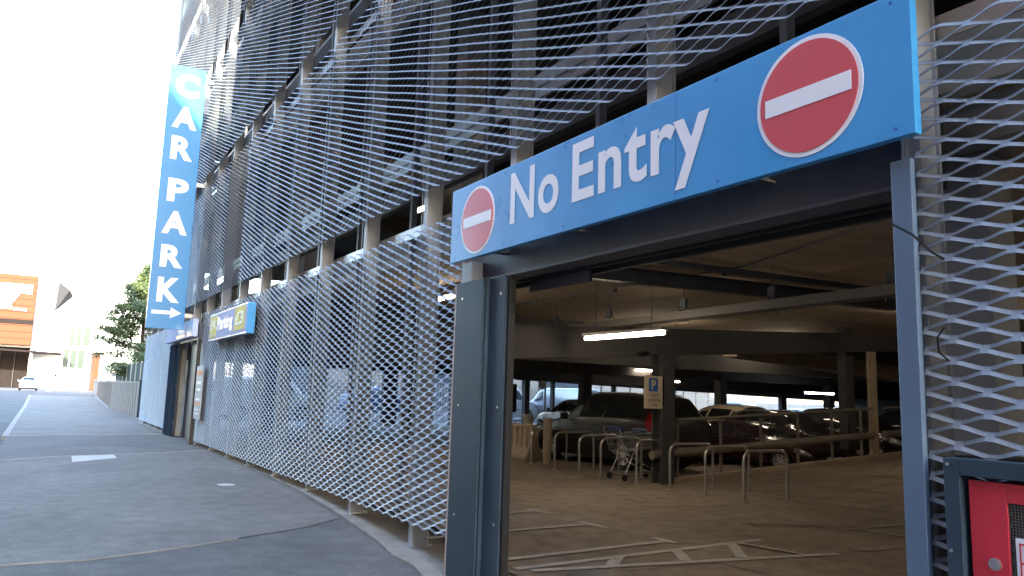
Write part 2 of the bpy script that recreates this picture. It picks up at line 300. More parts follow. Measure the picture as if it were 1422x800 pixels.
# ------------------------------------------------------------------ the car park building
B = thing('car_park_building', (3.7, 15, 0), 'multi-storey car park wrapped in silver-grey expanded metal mesh, with dark parking decks inside', 'car park')
PY = [2.15 + 1.98 * k_ for k_ in range(-3, 17)]       # facade posts
FL = 3.83
LEV = [3.95 + FL * i for i in range(4)]                # bottoms of the upper mesh storeys
def mesh_panel_data(halfcols, rows, flip=False, seed=0):
    hp = 1.98 / 14; SW = .1; wst = .0245; th = .0038; cant = .52
    u = np.array([cant, 0, math.sqrt(1 - cant ** 2)]);
    if flip: u[0] *= -1
    nrm = np.array([-u[2], 0, u[0]])
    ts = np.array([0, .13, .36, .64, .87]); zz = np.array([1, 1, .42, -.42, -1.])
    cols = []
    for c in range(halfcols):
        for t, z_ in zip(ts, zz): cols.append(((c + t) * hp, z_ * (1 if c % 2 == 0 else -1)))
    cols.append((halfcols * hp, 1 if halfcols % 2 == 0 else -1))
    cols = np.array(cols); n = len(cols); V = []; Fq = []
    r_ = np.random.default_rng(seed); ph = r_.uniform(0, 6, 4)
    off = np.array([0, 0, SW / 4]) - u * wst / 2
    for i in range(rows * 2):
        s = 1 if i % 2 == 0 else -1
        c0 = np.zeros((n, 3)); c0[:, 1] = cols[:, 0]; c0[:, 2] = i * SW / 2 + .03
        if i == 0: m_ = np.maximum(s * cols[:, 1], -1)
        else: m_ = s * cols[:, 1]
        c0 = c0 + m_[:, None] * off
        # slight waviness of a real sheet
        env = np.sin(np.pi * c0[:, 1] / (halfcols * hp))
        c0[:, 0] += env * .006 * np.sin(c0[:, 1] * 2.1 + ph[0]) * np.sin(c0[:, 2] * 1.4 + ph[1])
        c0[:, 2] += env * .003 * np.sin(c0[:, 1] * 3 + ph[3])
        a = c0 - u * wst / 2 - nrm * th / 2; b = c0 + u * wst / 2 - nrm * th / 2; c_ = c0 + u * wst / 2 + nrm * th / 2; d = c0 - u * wst / 2 + nrm * th / 2
        base = len(V) * 1
        blk = np.stack([a, b, c_, d], 1).reshape(-1, 3); base = sum(len(x) for x in V); V.append(blk)
        j = np.arange(n - 1) * 4 + base
        for q in range(4):
            q2 = (q + 1) % 4; Fq.append(np.stack([j + q, j + q2, j + 4 + q2, j + 4 + q], 1))
    V = np.concatenate(V); Fq = np.concatenate(Fq)
    me = bpy.data.meshes.new('mesh_panel'); me.from_pydata(V.tolist(), [], Fq.tolist()); me.materials.append(MATS['mesh']); me.update(); return me
full = [mesh_panel_data(14, 34, seed=s) for s in range(4)]; half8 = mesh_panel_data(8, 34, seed=9); p7 = mesh_panel_data(8, 34, seed=5); p6 = mesh_panel_data(6, 34, seed=6); flipd = mesh_panel_data(14, 34, True, seed=3)
def put_panel(me, x, y, z, rz=0, label=None, tilt=0):
    o = bpy.data.objects.new('mesh_panel', me); COL.objects.link(o); o.parent = B
    o.location = (x - 3.7, y - 15, z); o.rotation_euler = (0, tilt, rz)
    if label: o['label'] = label
    return o
rt = random.Random(3)
put_panel(p7, 3.7, PY[6] - 8 * 1.98 / 14, .12)
for i, y in enumerate(PY[6:13]): put_panel(full[i % 4], 3.7, y, .12 , tilt=0)
put_panel(full[1], 3.7, .12, .12); put_panel(full[2], 3.7, -1.86, .12)
put_panel(p6, 3.7, PY[16] - 6 * 1.98 / 14, .12)
for i, y in enumerate(PY[16:19]): put_panel(full[(i + 1) % 4], 3.7, y, .12, tilt=0)
put_panel(half8, 3.7, PY[19], .12)
for l, z in enumerate(LEV):
    for i, y in enumerate(PY[:-1]):
        if l == 0 and i == 11: put_panel(flipd, 3.7, y, z, label='dull beige mesh bay hung the other way round'); continue
        put_panel(full[(i + l * 2) % 4], 3.7, y, z, tilt=rt.uniform(-.0008, .0008))
    put_panel(half8, 3.7, PY[19], z)
for i in range(23):     # far end wall of the ground floor, towards the yard
    o = put_panel(full[i % 4], 5.0 + 1.98 * i + 1.98, 34.2, .1, rz=math.pi / 2)
# posts
for i, y in enumerate(PY):
    z0 = 3.37 if (i == 4) or (i == 5) else (2.8 if i == 14 else -.24)
    if i == 14: y_ = y
    m_ = MB(); m_.box(3.745, 3.76, y - .05, y + .05, z0, 19.1); m_.box(3.76, 3.93, y - .03, y + .03, z0, 19.1); m_.box(3.93, 3.945, y - .05, y + .05, z0, 19.1)
    if z0 < 0: zz_ = gz(3.5, y) + .028; m_.box(3.72, 3.98, y - .09, y + .09, zz_ - .01, zz_ + .02)
    m_.build('post', 'post', B)
    MB().box(3.698, 3.702, y - .007, y + .007, max(.14, z0 + .6), 19.0).build('clamp_strip', 'steel_mid', B)
for i, y in enumerate(PY[:-1]):
    m_ = MB(); yy_ = y + .96
    if 2 < yy_ < 6.5 or 22 < yy_ < 25.5: z0 = 3.4
    else: z0 = .0
    m_.box(3.98, 4.06, yy_ - .03, yy_ + .03, z0, 19.0); m_.build('inner_post', 'steel_mid', B)
for z in [3.66 + FL * i for i in range(5)]:
    m_ = MB(); m_.box(3.96, 3.975, -3.8, 34.8, z - .09, z + .05) if z > 0 else 0
    m_.build('facade_rail', 'galv', B, smooth=True)
# slabs, spandrels, crash barriers
for i in range(5):
    z = 3.60 + FL * i
    if i < 4 or True:
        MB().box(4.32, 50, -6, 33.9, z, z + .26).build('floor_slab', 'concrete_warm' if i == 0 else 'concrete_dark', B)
    MB().box(4.18, 4.32, -6, 34.9, z - .24, z + .21).build('spandrel', 'pale', B); MB().box(4.14, 4.24, -6, 34.9, z + .6, z + .88).build('edge_rail', 'tray', B)
    mm = MB(); mm.box(4.62, 4.66, -6, 34.5, z + 1.42, z + 1.72); mm.box(4.60, 4.68, -6, 34.5, z + 1.55, z + 1.59); mm.build('crash_barrier', 'galv', B)
    for y in (8.3, 16.2, 24.1, 32):
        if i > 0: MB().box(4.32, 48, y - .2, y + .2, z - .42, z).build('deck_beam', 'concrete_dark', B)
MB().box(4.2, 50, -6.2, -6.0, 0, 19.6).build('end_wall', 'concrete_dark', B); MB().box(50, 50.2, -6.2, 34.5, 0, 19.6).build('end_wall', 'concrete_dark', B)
for i in range(1, 5):
    z = 3.86 + FL * i - FL
    MB().box(4.4, 50, 34.2, 34.35, z, z + 1.8).build('parapet', 'concrete', B); MB().box(4.4, 50, 34.2, 34.35, z + 2.5, z + 3.6).build('end_lintel', 'concrete', B)
# ground-floor end lintel with its sloping underside
m_ = MB(); m_.hexa([(4.4, 33.9, 2.62), (21.4, 33.9, 2.62), (21.4, 34.15, 2.62), (4.4, 34.15, 2.62)], [(4.4, 33.9, 3.59), (21.4, 33.9, 3.59), (21.4, 34.15, 3.59), (4.4, 34.15, 3.59)])
m_.hexa([(21.41, 33.9, 2.38), (50, 33.9, 1.76), (50, 34.15, 1.76), (21.41, 34.15, 2.38)], [(21.41, 33.9, 3.59), (50, 33.9, 3.59), (50, 34.15, 3.59), (21.41, 34.15, 3.59)])
m_.build('end_lintel', 'concrete_dark', B)
for x, w_ in ((21.9, .3), (23.6, .12), (27.8, .1), (32, .12), (36.5, .12), (42.3, .5), (47, .4), (14.2, .7), (8.5, .3), (17.5, .14), (11, .12)):
    MB().box(x - w_ / 2, x + w_ / 2, 33.6, 33.88, 0.01, 3.59).build('column', 'concrete_dark', B)
# interior beams (the main frame rises with the ramp)
def rbeam(y, x0, x1, zb0, sl_, wd, m='concrete_dark', zt=3.6):
    if zt is None:
        z1 = zb0 + sl_ * (x1 - x0); MB().hexa([(x0, y - wd / 2, zb0), (x1, y - wd / 2, z1), (x1, y + wd / 2, z1), (x0, y + wd / 2, zb0)], [(x0, y - wd / 2, zb0 + .62), (x1, y - wd / 2, min(3.59, z1 + .62)), (x1, y + wd / 2, min(3.59, z1 + .62)), (x0, y + wd / 2, zb0 + .62)]).build('deck_beam', m, B); return
    MB().hexa([(x0, y - wd / 2, zb0), (x1, y - wd / 2, min(zb0 + sl_ * (x1 - x0), zt - .1)), (x1, y + wd / 2, min(zb0 + sl_ * (x1 - x0), zt - .1)), (x0, y + wd / 2, zb0)],
              [(x0, y - wd / 2, zt - .003), (x1, y - wd / 2, zt - .003), (x1, y + wd / 2, zt - .003), (x0, y + wd / 2, zt - .003)]).build('deck_beam', m, B)
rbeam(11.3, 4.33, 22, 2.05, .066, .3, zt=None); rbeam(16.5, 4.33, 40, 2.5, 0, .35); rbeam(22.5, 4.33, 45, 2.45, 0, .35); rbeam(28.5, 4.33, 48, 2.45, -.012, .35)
MB().bar((6.2, 8.75, 3.42), (13, 7.9, 3.42), .16, .22).build('deck_beam', 'steel_dark', B)
MB().bar((5.6, 7.9, 3.5), (12, 7.35, 3.5), .08, .08).build('pipe', 'steel_dark', B)
MB().bar((15.5, 14, 2.98), (25, 14, 2.52), .5, .42).build('ramp_beam', 'concrete_warm', B)
# columns
def ibeam(x, y, z0, z1, s=.3):
    q = MB(); q.box(x - s / 2, x + s / 2, y - s / 2, y - s / 2 + .03, z0, z1); q.box(x - s / 2, x + s / 2, y + s / 2 - .03, y + s / 2, z0, z1); q.box(x - .02, x + .02, y - s / 2 + .03, y + s / 2 - .03, z0, z1); return q
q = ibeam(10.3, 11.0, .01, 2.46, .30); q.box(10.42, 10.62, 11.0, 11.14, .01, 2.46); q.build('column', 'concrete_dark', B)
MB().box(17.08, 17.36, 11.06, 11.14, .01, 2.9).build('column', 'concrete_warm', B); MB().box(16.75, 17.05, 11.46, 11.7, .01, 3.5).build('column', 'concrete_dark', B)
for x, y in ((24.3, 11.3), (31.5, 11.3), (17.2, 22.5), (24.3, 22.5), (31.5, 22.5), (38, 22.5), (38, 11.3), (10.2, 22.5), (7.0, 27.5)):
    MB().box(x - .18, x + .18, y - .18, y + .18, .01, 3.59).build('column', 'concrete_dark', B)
for z0 in (3.87, 3.87 + FL, 3.87 + 2 * FL, 3.87 + 3 * FL):
    for x, y in ((5.2, 2.2), (5.2, 9.8), (5.2, 17.6), (5.2, 25.4), (5.2, 33), (14, 9.8), (14, 17.6), (14, 25.4), (24, 12), (24, 25)):
        MB().box(x - .17, x + .17, y - .17, y + .17, z0, z0 + FL - .28).build('column', 'concrete', B)
MB().box(4.5, 4.8, 2.16, 2.42, .01, 3.07).build('column', 'steel_mid', B); MB().box(4.34, 4.9, 1.2, 2.6, 3.08, 3.34).build('bracket_beam', 'galv', B)
m_ = MB()
for y in (1.72, 1.83, 1.95): m_.tube([(4.9, y, .02), (4.9, y, 3.3)], .022, 8)
m_.build('service_pipe', 'galv', B, smooth=True)
# lintel over the opening
m_ = MB(); m_.box(3.70, 3.92, 2.16, 6.98, 2.72, 2.742); m_.box(3.80, 3.82, 2.16, 6.98, 2.742, 3.34); m_.box(3.70, 3.92, 2.16, 6.98, 3.34, 3.36); m_.build('lintel', 'steel_dark', B)
m_ = MB(); m_.box(3.94, 4.17, 2.2, 7.0, 2.80, 3.34); m_.box(3.95, 3.99, 2.2, 7.0, 2.70, 2.80); m_.box(4.08, 4.12, 2.2, 7.0, 2.68, 2.80); m_.build('shutter_box', 'black', B)
m_ = MB(); m_.box(4.0, 4.03, 5.2, 6.15, 2.6, 2.7); m_.tube([(4.05, 2.2, 2.75), (4.05, 6.9, 2.75)], .03, 8); m_.build('shutter_bar', 'steel_dark', B)
for y in (6.25, 5.0, 3.1):
    m_ = MB(); m_.box(3.56, 3.80, y - .05, y + .05, 2.96, 2.975); m_.box(3.57, 3.79, y - .012, y + .012, 2.975, 3.05); m_.build('sign_bracket', 'tray', B)
# door jambs
def jamb(y0, y1, ztop, name='door_jamb', m='slate'):
    w_ = y1 - y0; j = MB(); j.box(3.60, 3.70, y0 + w_ * .38, y1 - .03, -.3, ztop); j.box(3.66, 3.72, y0 + .04, y0 + w_ * .36, -.3, ztop); j.box(3.70, 3.73, y0 + .05, y1 - .03, -.3, ztop)
    jo = j.build(name, m, B, bevel=.006)
    MB().box(3.62, 3.66, y0 + w_ * .355, y0 + w_ * .378, -.3, ztop + .002).build('jamb_bead', m, jo)
    MB().box(3.60, 3.74, y1 - .028, y1, -.3, ztop - .01).build('edge_trim', 'trim' if m == 'slate' else m, jo)
    MB().box(3.68, 3.75, y0, y0 + .035, -.3, ztop).build('shutter_guide', 'black', jo)
    sc = MB()
    for z in (ztop - .17, (ztop) / 2 + .12, .42):
        sc.disc((3.60, y1 - .17, z), (-1, 0, 0), .013, .006, 12); sc.disc((3.66, y0 + .12, z), (-1, 0, 0), .013, .006, 12)
    sc.build('screw', 'screw', jo)
MB().box(3.66, 3.79, 6.72, 6.93, 2.722, 2.94).build('post_stub', 'post', B)
jamb(6.0, 6.95, 2.72); jamb(25.5, 27.08, 2.85, m='slate_matt')
j = MB().box(3.58, 3.62, 2.06, 2.165, -.3, 2.83); j.box(3.62, 3.74, 2.12, 2.165, -.3, 2.82); j.build('door_jamb', 'slate_lit', B, bevel=.004)
m_ = MB(); m_.box(3.66, 3.92, 22.25, 25.5, 2.85, 3.3); m_.build('lintel', 'steel_dark', B); MB().box(3.95, 4.1, 22.2, 25.6, 0.01, 2.85).build('roller_shutter', 'steel_dark', B)
m_ = MB().box(3.62, 3.72, 22.16, 22.28, 0, 2.85); m_.build('door_jamb', 'black', B)

# ------------------------------------------------------------------ NO ENTRY sign
T = thing('no_entry_sign', (3.55, 4.43, 2.92), 'long blue sign reading No Entry between two red discs, above the dark opening', 'sign')
MB().box(3.50, 3.555, 1.98, 6.9, 2.92, 3.68).build('panel', 'blue', T, bevel=.004)
U = (0, -1, 0); V3 = (0, 0, 1)
def ntry(cy, cz, r):
    d = MB().disc((3.50, cy, cz), (-1, 0, 0), r, .004, 64).build('disc', 'white', T)
    MB().disc((3.4955, cy, cz), (-1, 0, 0), r * .925, .003, 64).build('red_field', 'red', d)
    MB().box(3.489, 3.492, cy - r * .81, cy + r * .81, cz - r * .155, cz + r * .155).build('bar', 'white', d)
ntry(6.35, 3.285, .335); ntry(2.585, 3.305, .345)
sc = MB()
for y_ in (2.08, 3.25, 4.9, 5.85, 6.8):
    for z_ in (2.965, 3.635): sc.disc((3.50, y_, z_), (-1, 0, 0), .009, .003, 12)
sc.build('rivet', 'blue_dark', T)
for y_ in (3.62,): MB().box(3.4985, 3.4995, y_ - .0015, y_ + .0015, 2.925, 3.675).build('panel_seam', 'blue_dark', T)
# the words
text('lettering', 'No', 'white', T, (3.50, 5.735, 3.12), U, V3, .76, .48, off=.022)
text('lettering', 'Entry', 'white', T, (3.50, 4.79, 2.985), U, V3, 1.48, .635, off=.022)
# ------------------------------------------------------------------ CAR PARK sign
T = thing('car_park_sign', (3.0, 24.05, 3.19), 'tall blue blade sign reading CAR PARK downwards, with a white arrow at its foot', 'sign')
MB().box(2.48, 3.5, 24.0, 24.14, 3.19, 11.2).build('panel', 'blue_deep', T, bevel=.01)
for z in (3.62, 7.6, 10.9): MB().box(3.5, 3.75, 24.03, 24.11, z - .06, z + .06).build('bracket', 'galv', T)
for ch, z0, z1, w_ in (('C', 10.25, 10.97, .66), ('A', 9.25, 9.93, .70), ('R', 8.27, 9.0, .62), ('P', 6.98, 7.69, .58), ('A', 6.0, 6.7, .70), ('R', 5.0, 5.67, .62), ('K', 3.97, 4.7, .62)):
    text('letter', ch, 'white', T, (3.0 - w_ / 2, 24.0, z0), (1, 0, 0), V3, w_, z1 - z0, off=.045, depth=.006)
MB().prism([(0, -.055), (.5, -.055), (.5, -.16), (.80, 0), (.5, .16), (.5, .055), (0, .055)], (2.6, 23.999, 3.67), (1, 0, 0), V3, (0, -.006, 0)).build('arrow', 'white', T)
# ------------------------------------------------------------------ PARKING 24 £3 sign
T = thing('parking_price_sign', (3.6, 18.1, 2.7), 'small blue and lilac Parking sign with yellow 24 and £3 panels on the mesh', 'sign')
MB().box(3.50, 3.66, 15.9, 19.9, 2.68, 3.32).build('panel', 'blue', T, bevel=.004)
MB().box(3.494, 3.498, 15.93, 19.87, 2.71, 3.29).build('face', 'sign_lilac', T)
yb = MB().box(3.488, 3.492, 19.0, 19.78, 2.75, 3.25).build('yellow_panel', 'yellow', T); text('figures', '24', 'ink', yb, (3.488, 19.7, 2.93), U, V3, .6, .26)
text('word', 'hour', 'ink', yb, (3.488, 19.65, 2.78), U, V3, .5, .09, off=.02)
yb = MB().box(3.488, 3.492, 16.1, 17.05, 2.78, 3.27).build('yellow_panel', 'yellow', T); text('figures', '£3', 'ink', yb, (3.488, 16.95, 2.88), U, V3, .75, .30)
text('lettering', 'Parking', 'white', T, (3.492, 18.85, 2.80), U, V3, 1.6, .40)
# ------------------------------------------------------------------ EXIT sign
T = thing('exit_sign', (3.55, 25, 2.93), 'small lilac and blue sign reading Exit above the far dark doorway', 'sign')
MB().box(3.50, 3.64, 22.4, 27.6, 2.93, 3.42).build('panel', 'sign_lilac', T, bevel=.004); MB().box(3.492, 3.497, 22.42, 23.3, 2.95, 3.4).build('blue_end', 'blue', T)
text('lettering', 'Exit', 'white', T, (3.50, 24.9, 3.1), U, V3, 1.2, .26, off=.04)
MB().box(3.492, 3.497, 23.6, 25.2, 2.96, 3.06).build('red_strip', 'red', T)
T = thing('notice_panel', (3.6, 21.4, .9), 'narrow faded tariff notice strapped to the mesh beside the far doorway', 'notice')
MB().box(3.60, 3.63, 20.9, 21.75, .72, 2.1).build('panel', 'poster', T)
for z, h, m_ in ((1.85, .12, 'orange'), (1.62, .08, 'white'), (1.45, .07, 'white'), (1.2, .06, 'white'), (1.08, .07, 'orange'), (.95, .03, 'white'), (.85, .03, 'white')): MB().box(3.593, 3.597, 21.02, 21.62, z, z + h).build('printed_band', m_, T)
# ------------------------------------------------------------------ red cabinet
T = thing('fire_cabinet', (3.6, 1.3, .5), 'red cabinet with round lock and wired window in a slate-blue frame', 'cabinet')
m_ = MB(); m_.box(3.57, 3.66, 1.895, 1.965, .2, 1.375); m_.box(3.57, 3.66, .75, 1.894, 1.30, 1.375); m_.box(3.57, 3.66, .75, .82, .2, 1.299); m_.box(3.57, 3.66, .821, 1.894, .2, .27); m_.build('frame', 'slate', T, bevel=.003)
MB().box(3.70, 3.95, .72, 1.98, .18, 1.38).build('case', 'black', T)
d = MB(); d.box(3.60, 3.625, 1.715, 1.872, .28, 1.283); d.box(3.60, 3.625, 1.0, 1.7149, 1.20, 1.283); d.box(3.60, 3.625, .84, .9999, .28, 1.283); d.box(3.60, 3.625, 1.0, 1.7149, .28, .5); do = d.build('door', 'cab_red', T, bevel=.003)
lk = MB(); lk.disc((3.60, 1.775, .935), (-1, 0, 0), .026, .008, 28); lk.disc((3.592, 1.775, .935), (-1, 0, 0), .02, .004, 24); lo = lk.build('lock', 'screw', do, smooth=True)
m_ = MB()
y = 1.0
while y < 1.715: m_.box(3.609, 3.611, y, y + .0025, .5, 1.2); y += .0125
z = .5
while z < 1.2: m_.box(3.6065, 3.6085, 1.0, 1.715, z, z + .0025); z += .0125
m_.build('window_mesh', 'cab_mesh', do); MB().box(3.64, 3.645, 1.0, 1.715, .5, 1.2).build('backing', 'black', do)
ns = MB().box(3.602, 3.605, 1.2, 1.690, .6, 1.06).build('label_plate', 'white', do)
m_ = MB(); m_.box(3.5995, 3.6015, 1.670, 1.676, .62, 1.04); m_.box(3.5995, 3.6015, 1.22, 1.6699, 1.034, 1.04); m_.box(3.5995, 3.6015, 1.22, 1.6699, .955, .963); m_.build('label_border', 'cab_red', ns); MB().box(3.5995, 3.6015, 1.6, 1.65, .975, 1.02).build('label_mark', 'blue_dark', ns)
m_ = MB()
for z in (1.345, .965, .6, .26): m_.disc((3.57, 1.945, z), (-1, 0, 0), .008, .005, 12)
m_.build('screw', 'screw', T)
# cable tie
ct = MB(); ct.tube([(3.52, 2.14, 2.5), (3.50, 2.02, 2.42), (3.53, 1.95, 2.33), (3.60, 1.93, 2.30)], .006, 6)
tt = ct.build('cable_tie', 'plastic', smooth=True); setp(tt, 'loose black cable tie tail sticking out of the mesh beside the right door jamb', 'cable tie')
ct = MB(); ct.tube([(3.64, 1.965, 1.98), (3.62, 1.99, 1.93), (3.62, 1.985, 1.86), (3.66, 1.96, 1.82)], .005, 6); tt = ct.build('cable_tie', 'plastic', smooth=True); setp(tt, 'short black cable tie looped round the post half way up the right mesh', 'cable tie')

# ------------------------------------------------------------------ lamps
def lamp(c, ang, L_, label, m='tube', tubes=1):
    T = thing('strip_light', c, label, 'lamp', 'strip lights under the parking decks', rz=ang)
    MB().box(-L_ / 2, L_ / 2, -.07, .07, .035, .09).build('housing', 'galv', T, local=True, bevel=.01)
    q = MB()
    for k_ in range(tubes):
        q.tube([(-L_ / 2 + .03, (k_ - (tubes - 1) / 2) * .07, 0), (L_ / 2 - .03, (k_ - (tubes - 1) / 2) * .07, 0)], .032, 10)
    q.build('tube', m, T, local=True, smooth=True)
    q = MB()
    for sx in (-1, 1): q.tube([(sx * L_ * .35, 0, .09), (sx * L_ * .35, 0, max(.15, (3.6 if c[2] < 3.6 else 7.43) - c[2]))], .008, 6)
    q.build('hanger', 'steel_dark', T, local=True)
    return T
H = math.pi / 2
lamp((8.0, 9.5, 2.6), H, 2.0, 'long warm strip light hanging nearest the opening, in front of the cable tray')
lamp((27.4, 20, 2.03), 0, 1.9, 'lone cool strip light glowing low over the parked cars on the right', 'tube_cool')
lamp((19.8, 22.2, 2.30 + .38), 0, .9, 'strip light just left of the column behind the cycle parking plate')
lamp((23.0, 24.0, 2.7), 0, .8, 'upper of two small strip lights just right of the column')
lamp((25.0, 26.0, 2.42), 0, .8, 'lower of two small strip lights just right of the column')
lamp((7.5, 17.5, 2.75), H, 1.6, 'strip light glowing behind the mesh close to the left jamb')
lamp((8.2, 20.2, 2.72), H, 1.4, 'further strip light glowing behind the mesh, to the left of the nearest one there')
lamp((8.8, 19.0, 6.75), H, 1.8, 'twin-tube light one deck up, seen through the gap between mesh storeys', tubes=2)
for c, lab in (((5.0, 5.2, 3.42), 'added strip light hidden behind the blue sign, warming the ceiling inside the opening'), ((15.5, 8.2, 3.45), 'added strip light above the ramp, warming the ceiling and floor there'), ((18.9, 15.2, 3.28), 'added strip light hidden behind the main beam, brightening the cream hatchback roof'), ((6.5, 12.5, 3.4), 'added strip light behind the left mesh, warming the ceiling and floor'), ((13.5, 14.6, 3.3), 'added strip light above the grey people carrier, warming the ceiling and floor')):
    lamp(c, H, 1.8, lab)  # extra lamps added to warm ceiling and floor and brighten the cream roof

# cable tray, hangers, ceiling conduit
T = thing('cable_tray', (9.4, 10, 2.8), 'long galvanised cable tray hung on rods under the ceiling across the opening', 'cable tray')
m_ = MB(); m_.bar((9.75, 22, 2.86), (8.95, 4.2, 2.98), .3, .012); m_.bar((9.60, 22, 2.92), (8.80, 4.2, 3.04), .01, .13); m_.bar((9.90, 22, 2.92), (9.10, 4.2, 3.04), .01, .13); m_.build('tray', 'tray', T)
for y in (5.5, 7.4, 9.3, 11.4, 13.3, 15.2, 17.2):
    x = 8.95 + (y - 4.2) / 17.8 * .8; h = MB(); h.tube([(x, y, 3.06), (x, y, 3.6)], .008, 6); h.tube([(x - .12, y, 2.88), (x - .12, y, 3.15), (x + .12, y, 3.15), (x + .12, y, 2.88)], .01, 6); h.box(x - .03, x + .03, y - .06, y + .06, 3.12, 3.3); h.build('hanger', 'steel_dark', T)
c = MB(); c.tube([(7.4, 4.4, 3.56), (8.6, 7.5, 3.56), (8.9, 20, 3.56)], .012, 6)
for y in np.arange(8, 20, 1.3): c.disc((8.75, y, 3.5), (0, 0, 1), .04, .1, 10)
o = c.build('conduit', 'steel_dark'); setp(o, 'thin cable conduit with round junction boxes clipped along the ceiling above the tray', 'conduit')
c = MB(); c.bar((4.6, 6.1, 2.74), (6.6, 5.9, 2.8), .05, .05); c.bar((12.5, 9.5, 2.5), (24, 9.0, 3.2), .05, .06)
T = thing('security_camera', (9.7, 11.0, 2.45), 'small dark camera housing bracketed to the column above the cycle parking plate', 'camera')
m_ = MB(); m_.tube([(9.55, 10.85, 2.42), (9.85, 10.95, 2.46)], .05, 12); m_.build('body', 'plastic', T, smooth=True); MB().tube([(9.8, 10.95, 2.46), (10.15, 11.0, 2.46)], .015, 8).build('bracket', 'steel_dark', T)

# ------------------------------------------------------------------ parking plate on column
T = thing('cycle_parking_plate', (9.95, 10.85, 1.42), 'cream plate with blue P square reading Cycle parking only, on the dark column', 'sign')
MB().box(9.70, 10.19, 10.85, 10.87, 1.42, 2.03).build('plate', 'board', T)
b_ = MB().box(9.80, 10.02, 10.843, 10.848, 1.74, 1.99).build('blue_square', 'blue_dark', T); text('letter', 'P', 'board', b_, (9.86, 10.843, 1.775), (1, 0, 0), V3, .11, .18)
for s_, z, w_ in (('Cycle', 1.64, .22), ('parking', 1.54, .29), ('only', 1.45, .16)): text('lettering', s_, 'ink', T, (9.945 - w_ / 2, 10.85, z), (1, 0, 0), V3, w_, .065 if s_ != 'parking' else .075, off=.01)

# ------------------------------------------------------------------ cycle hoops
def hoop_pts(L_, H_, r):
    pts = [(0, 0, 0), (0, 0, H_ - r)]
    for a in np.linspace(0, math.pi / 2, 7)[1:]: pts.append((r - r * math.cos(a), 0, H_ - r + r * math.sin(a)))
    for a in np.linspace(0, math.pi / 2, 7): pts.append((L_ - r + r * math.sin(a), 0, H_ - r + r * math.cos(a)))
    pts.append((L_, 0, 0)); return pts
hl = ['nearest cycle hoop, furthest right of the row, standing clear of the railing', 'second cycle hoop from the right, beside the nearest one', 'third cycle hoop from the right, just right of the dark column', 'cycle hoop in front of the column, with the shopping trolley caught behind it', 'cycle hoop at the handle end of the shopping trolley', 'cycle hoop in front of the rear door of the grey people carrier', 'cycle hoop in front of the front door of the grey people carrier', 'furthest cycle hoop, next to the round bollard and concrete barrier']
hy = [8.53, 9.38, 10.2, 11.12, 11.75, 12.6, 13.75, 15.1]; hx = [9.73, 9.76, 9.72, 9.75, 9.4, 9.52, 9.72, 10.0]; hL = [1.12, 1.02, 1.05, 1.0, 1.0, .95, 1.0, .95]
proto = None
for i in range(8):
    if proto is None:
        T = thing('cycle_hoop', (hx[i], hy[i], .01), hl[i], 'cycle hoop', 'galvanised cycle hoops in a row')
        MB().tube(hoop_pts(1.05, .8, .16), .025, 10).build('hoop', 'hoop', T, local=True, smooth=True)
        for x in (0, 1.05): MB().disc((x, 0, 0), (0, 0, 1), .07, .008, 16).build('foot', 'hoop', T, local=True)
        proto = T
    else:
        T = copy_tree(proto); T.location = (hx[i], hy[i], .01); T['label'] = hl[i]; T.rotation_euler = (0, random.uniform(-.02, .02), random.uniform(-.03, .06))
# ------------------------------------------------------------------ shopping trolley
T = thing('shopping_trolley', (10.15, 11.72, .01), 'wire shopping trolley with blue handle ends standing among the cycle hoops', 'trolley', rz=math.radians(-4))
m_ = MB(); wy0, wy1 = .28, .22
bt = [(-.38, -.2, .55), (.42, -.17, .62), (.42, .17, .62), (-.38, .2, .55)]; tp = [(-.42, -.27, .92), (.62, -.22, .90), (.62, .22, .90), (-.42, .27, .92)]
lerp = lambda a, b, t: tuple(a[i] + (b[i] - a[i]) * t for i in range(3))
for a, b in ((0, 1), (1, 2), (2, 3), (3, 0)):
    nn = 16 if a in (0, 2) else 8
    for t in np.linspace(0, 1, nn): m_.tube([lerp(bt[a], bt[b], t), lerp(tp[a], tp[b], t)], .0035, 4)
    for t in (0, .33, .66, 1):
        A = lerp(bt[a], tp[a], t); Bb = lerp(bt[b], tp[b], t); m_.tube([A, Bb], .008 if t == 1 else .004, 5)
for t in np.linspace(0, 1, 9): m_.tube([lerp(bt[0], bt[3], t), lerp(bt[1], bt[2], t)], .003, 4)
m_.build('basket', 'galv', T, local=True)
m_ = MB()
for s_ in (-1, 1):
    m_.tube([(-.5, s_ * .27, 1.0), (-.36, s_ * .25, .56), (.0, s_ * .24, .36), (.52, s_ * .2, .13)], .013, 8); m_.tube([(-.1, s_ * .22, .58), (-.34, s_ * .25, .13)], .013, 8); m_.tube([(.1, s_ * .2, .6), (-.02, s_ * .24, .36)], .01, 6); m_.tube([(.52, s_ * .2, .14), (-.34, s_ * .25, .14)], .009, 6)
m_.tube([(.52, -.2, .14), (.52, .2, .14)], .01, 6); m_.tube([(-.34, -.25, .14), (-.34, .25, .14)], .01, 6); m_.build('frame', 'galv', T, local=True, smooth=True)
MB().tube([(-.52, -.28, 1.02), (-.52, .28, 1.02)], .018, 10).build('handle', 'navy', T, local=True, smooth=True)
MB().box(-.46, -.30, -.2, .2, .93, 1.03).build('child_seat', 'navy', T, local=True, bevel=.02); MB().box(.1, .26, -.16, .16, .9, .99).build('coin_box', 'navy', T, local=True, bevel=.02)
for x, y in ((-.34, -.25), (-.34, .25), (.52, -.2), (.52, .2)): 
    MB().tube([(x, y, .13), (x, y, .09)], .012, 6).disc((x - .02, y - .013, .062), (0, 1, 0), .06, .026, 16).build('castor', 'tyre', T, local=True, smooth=True)
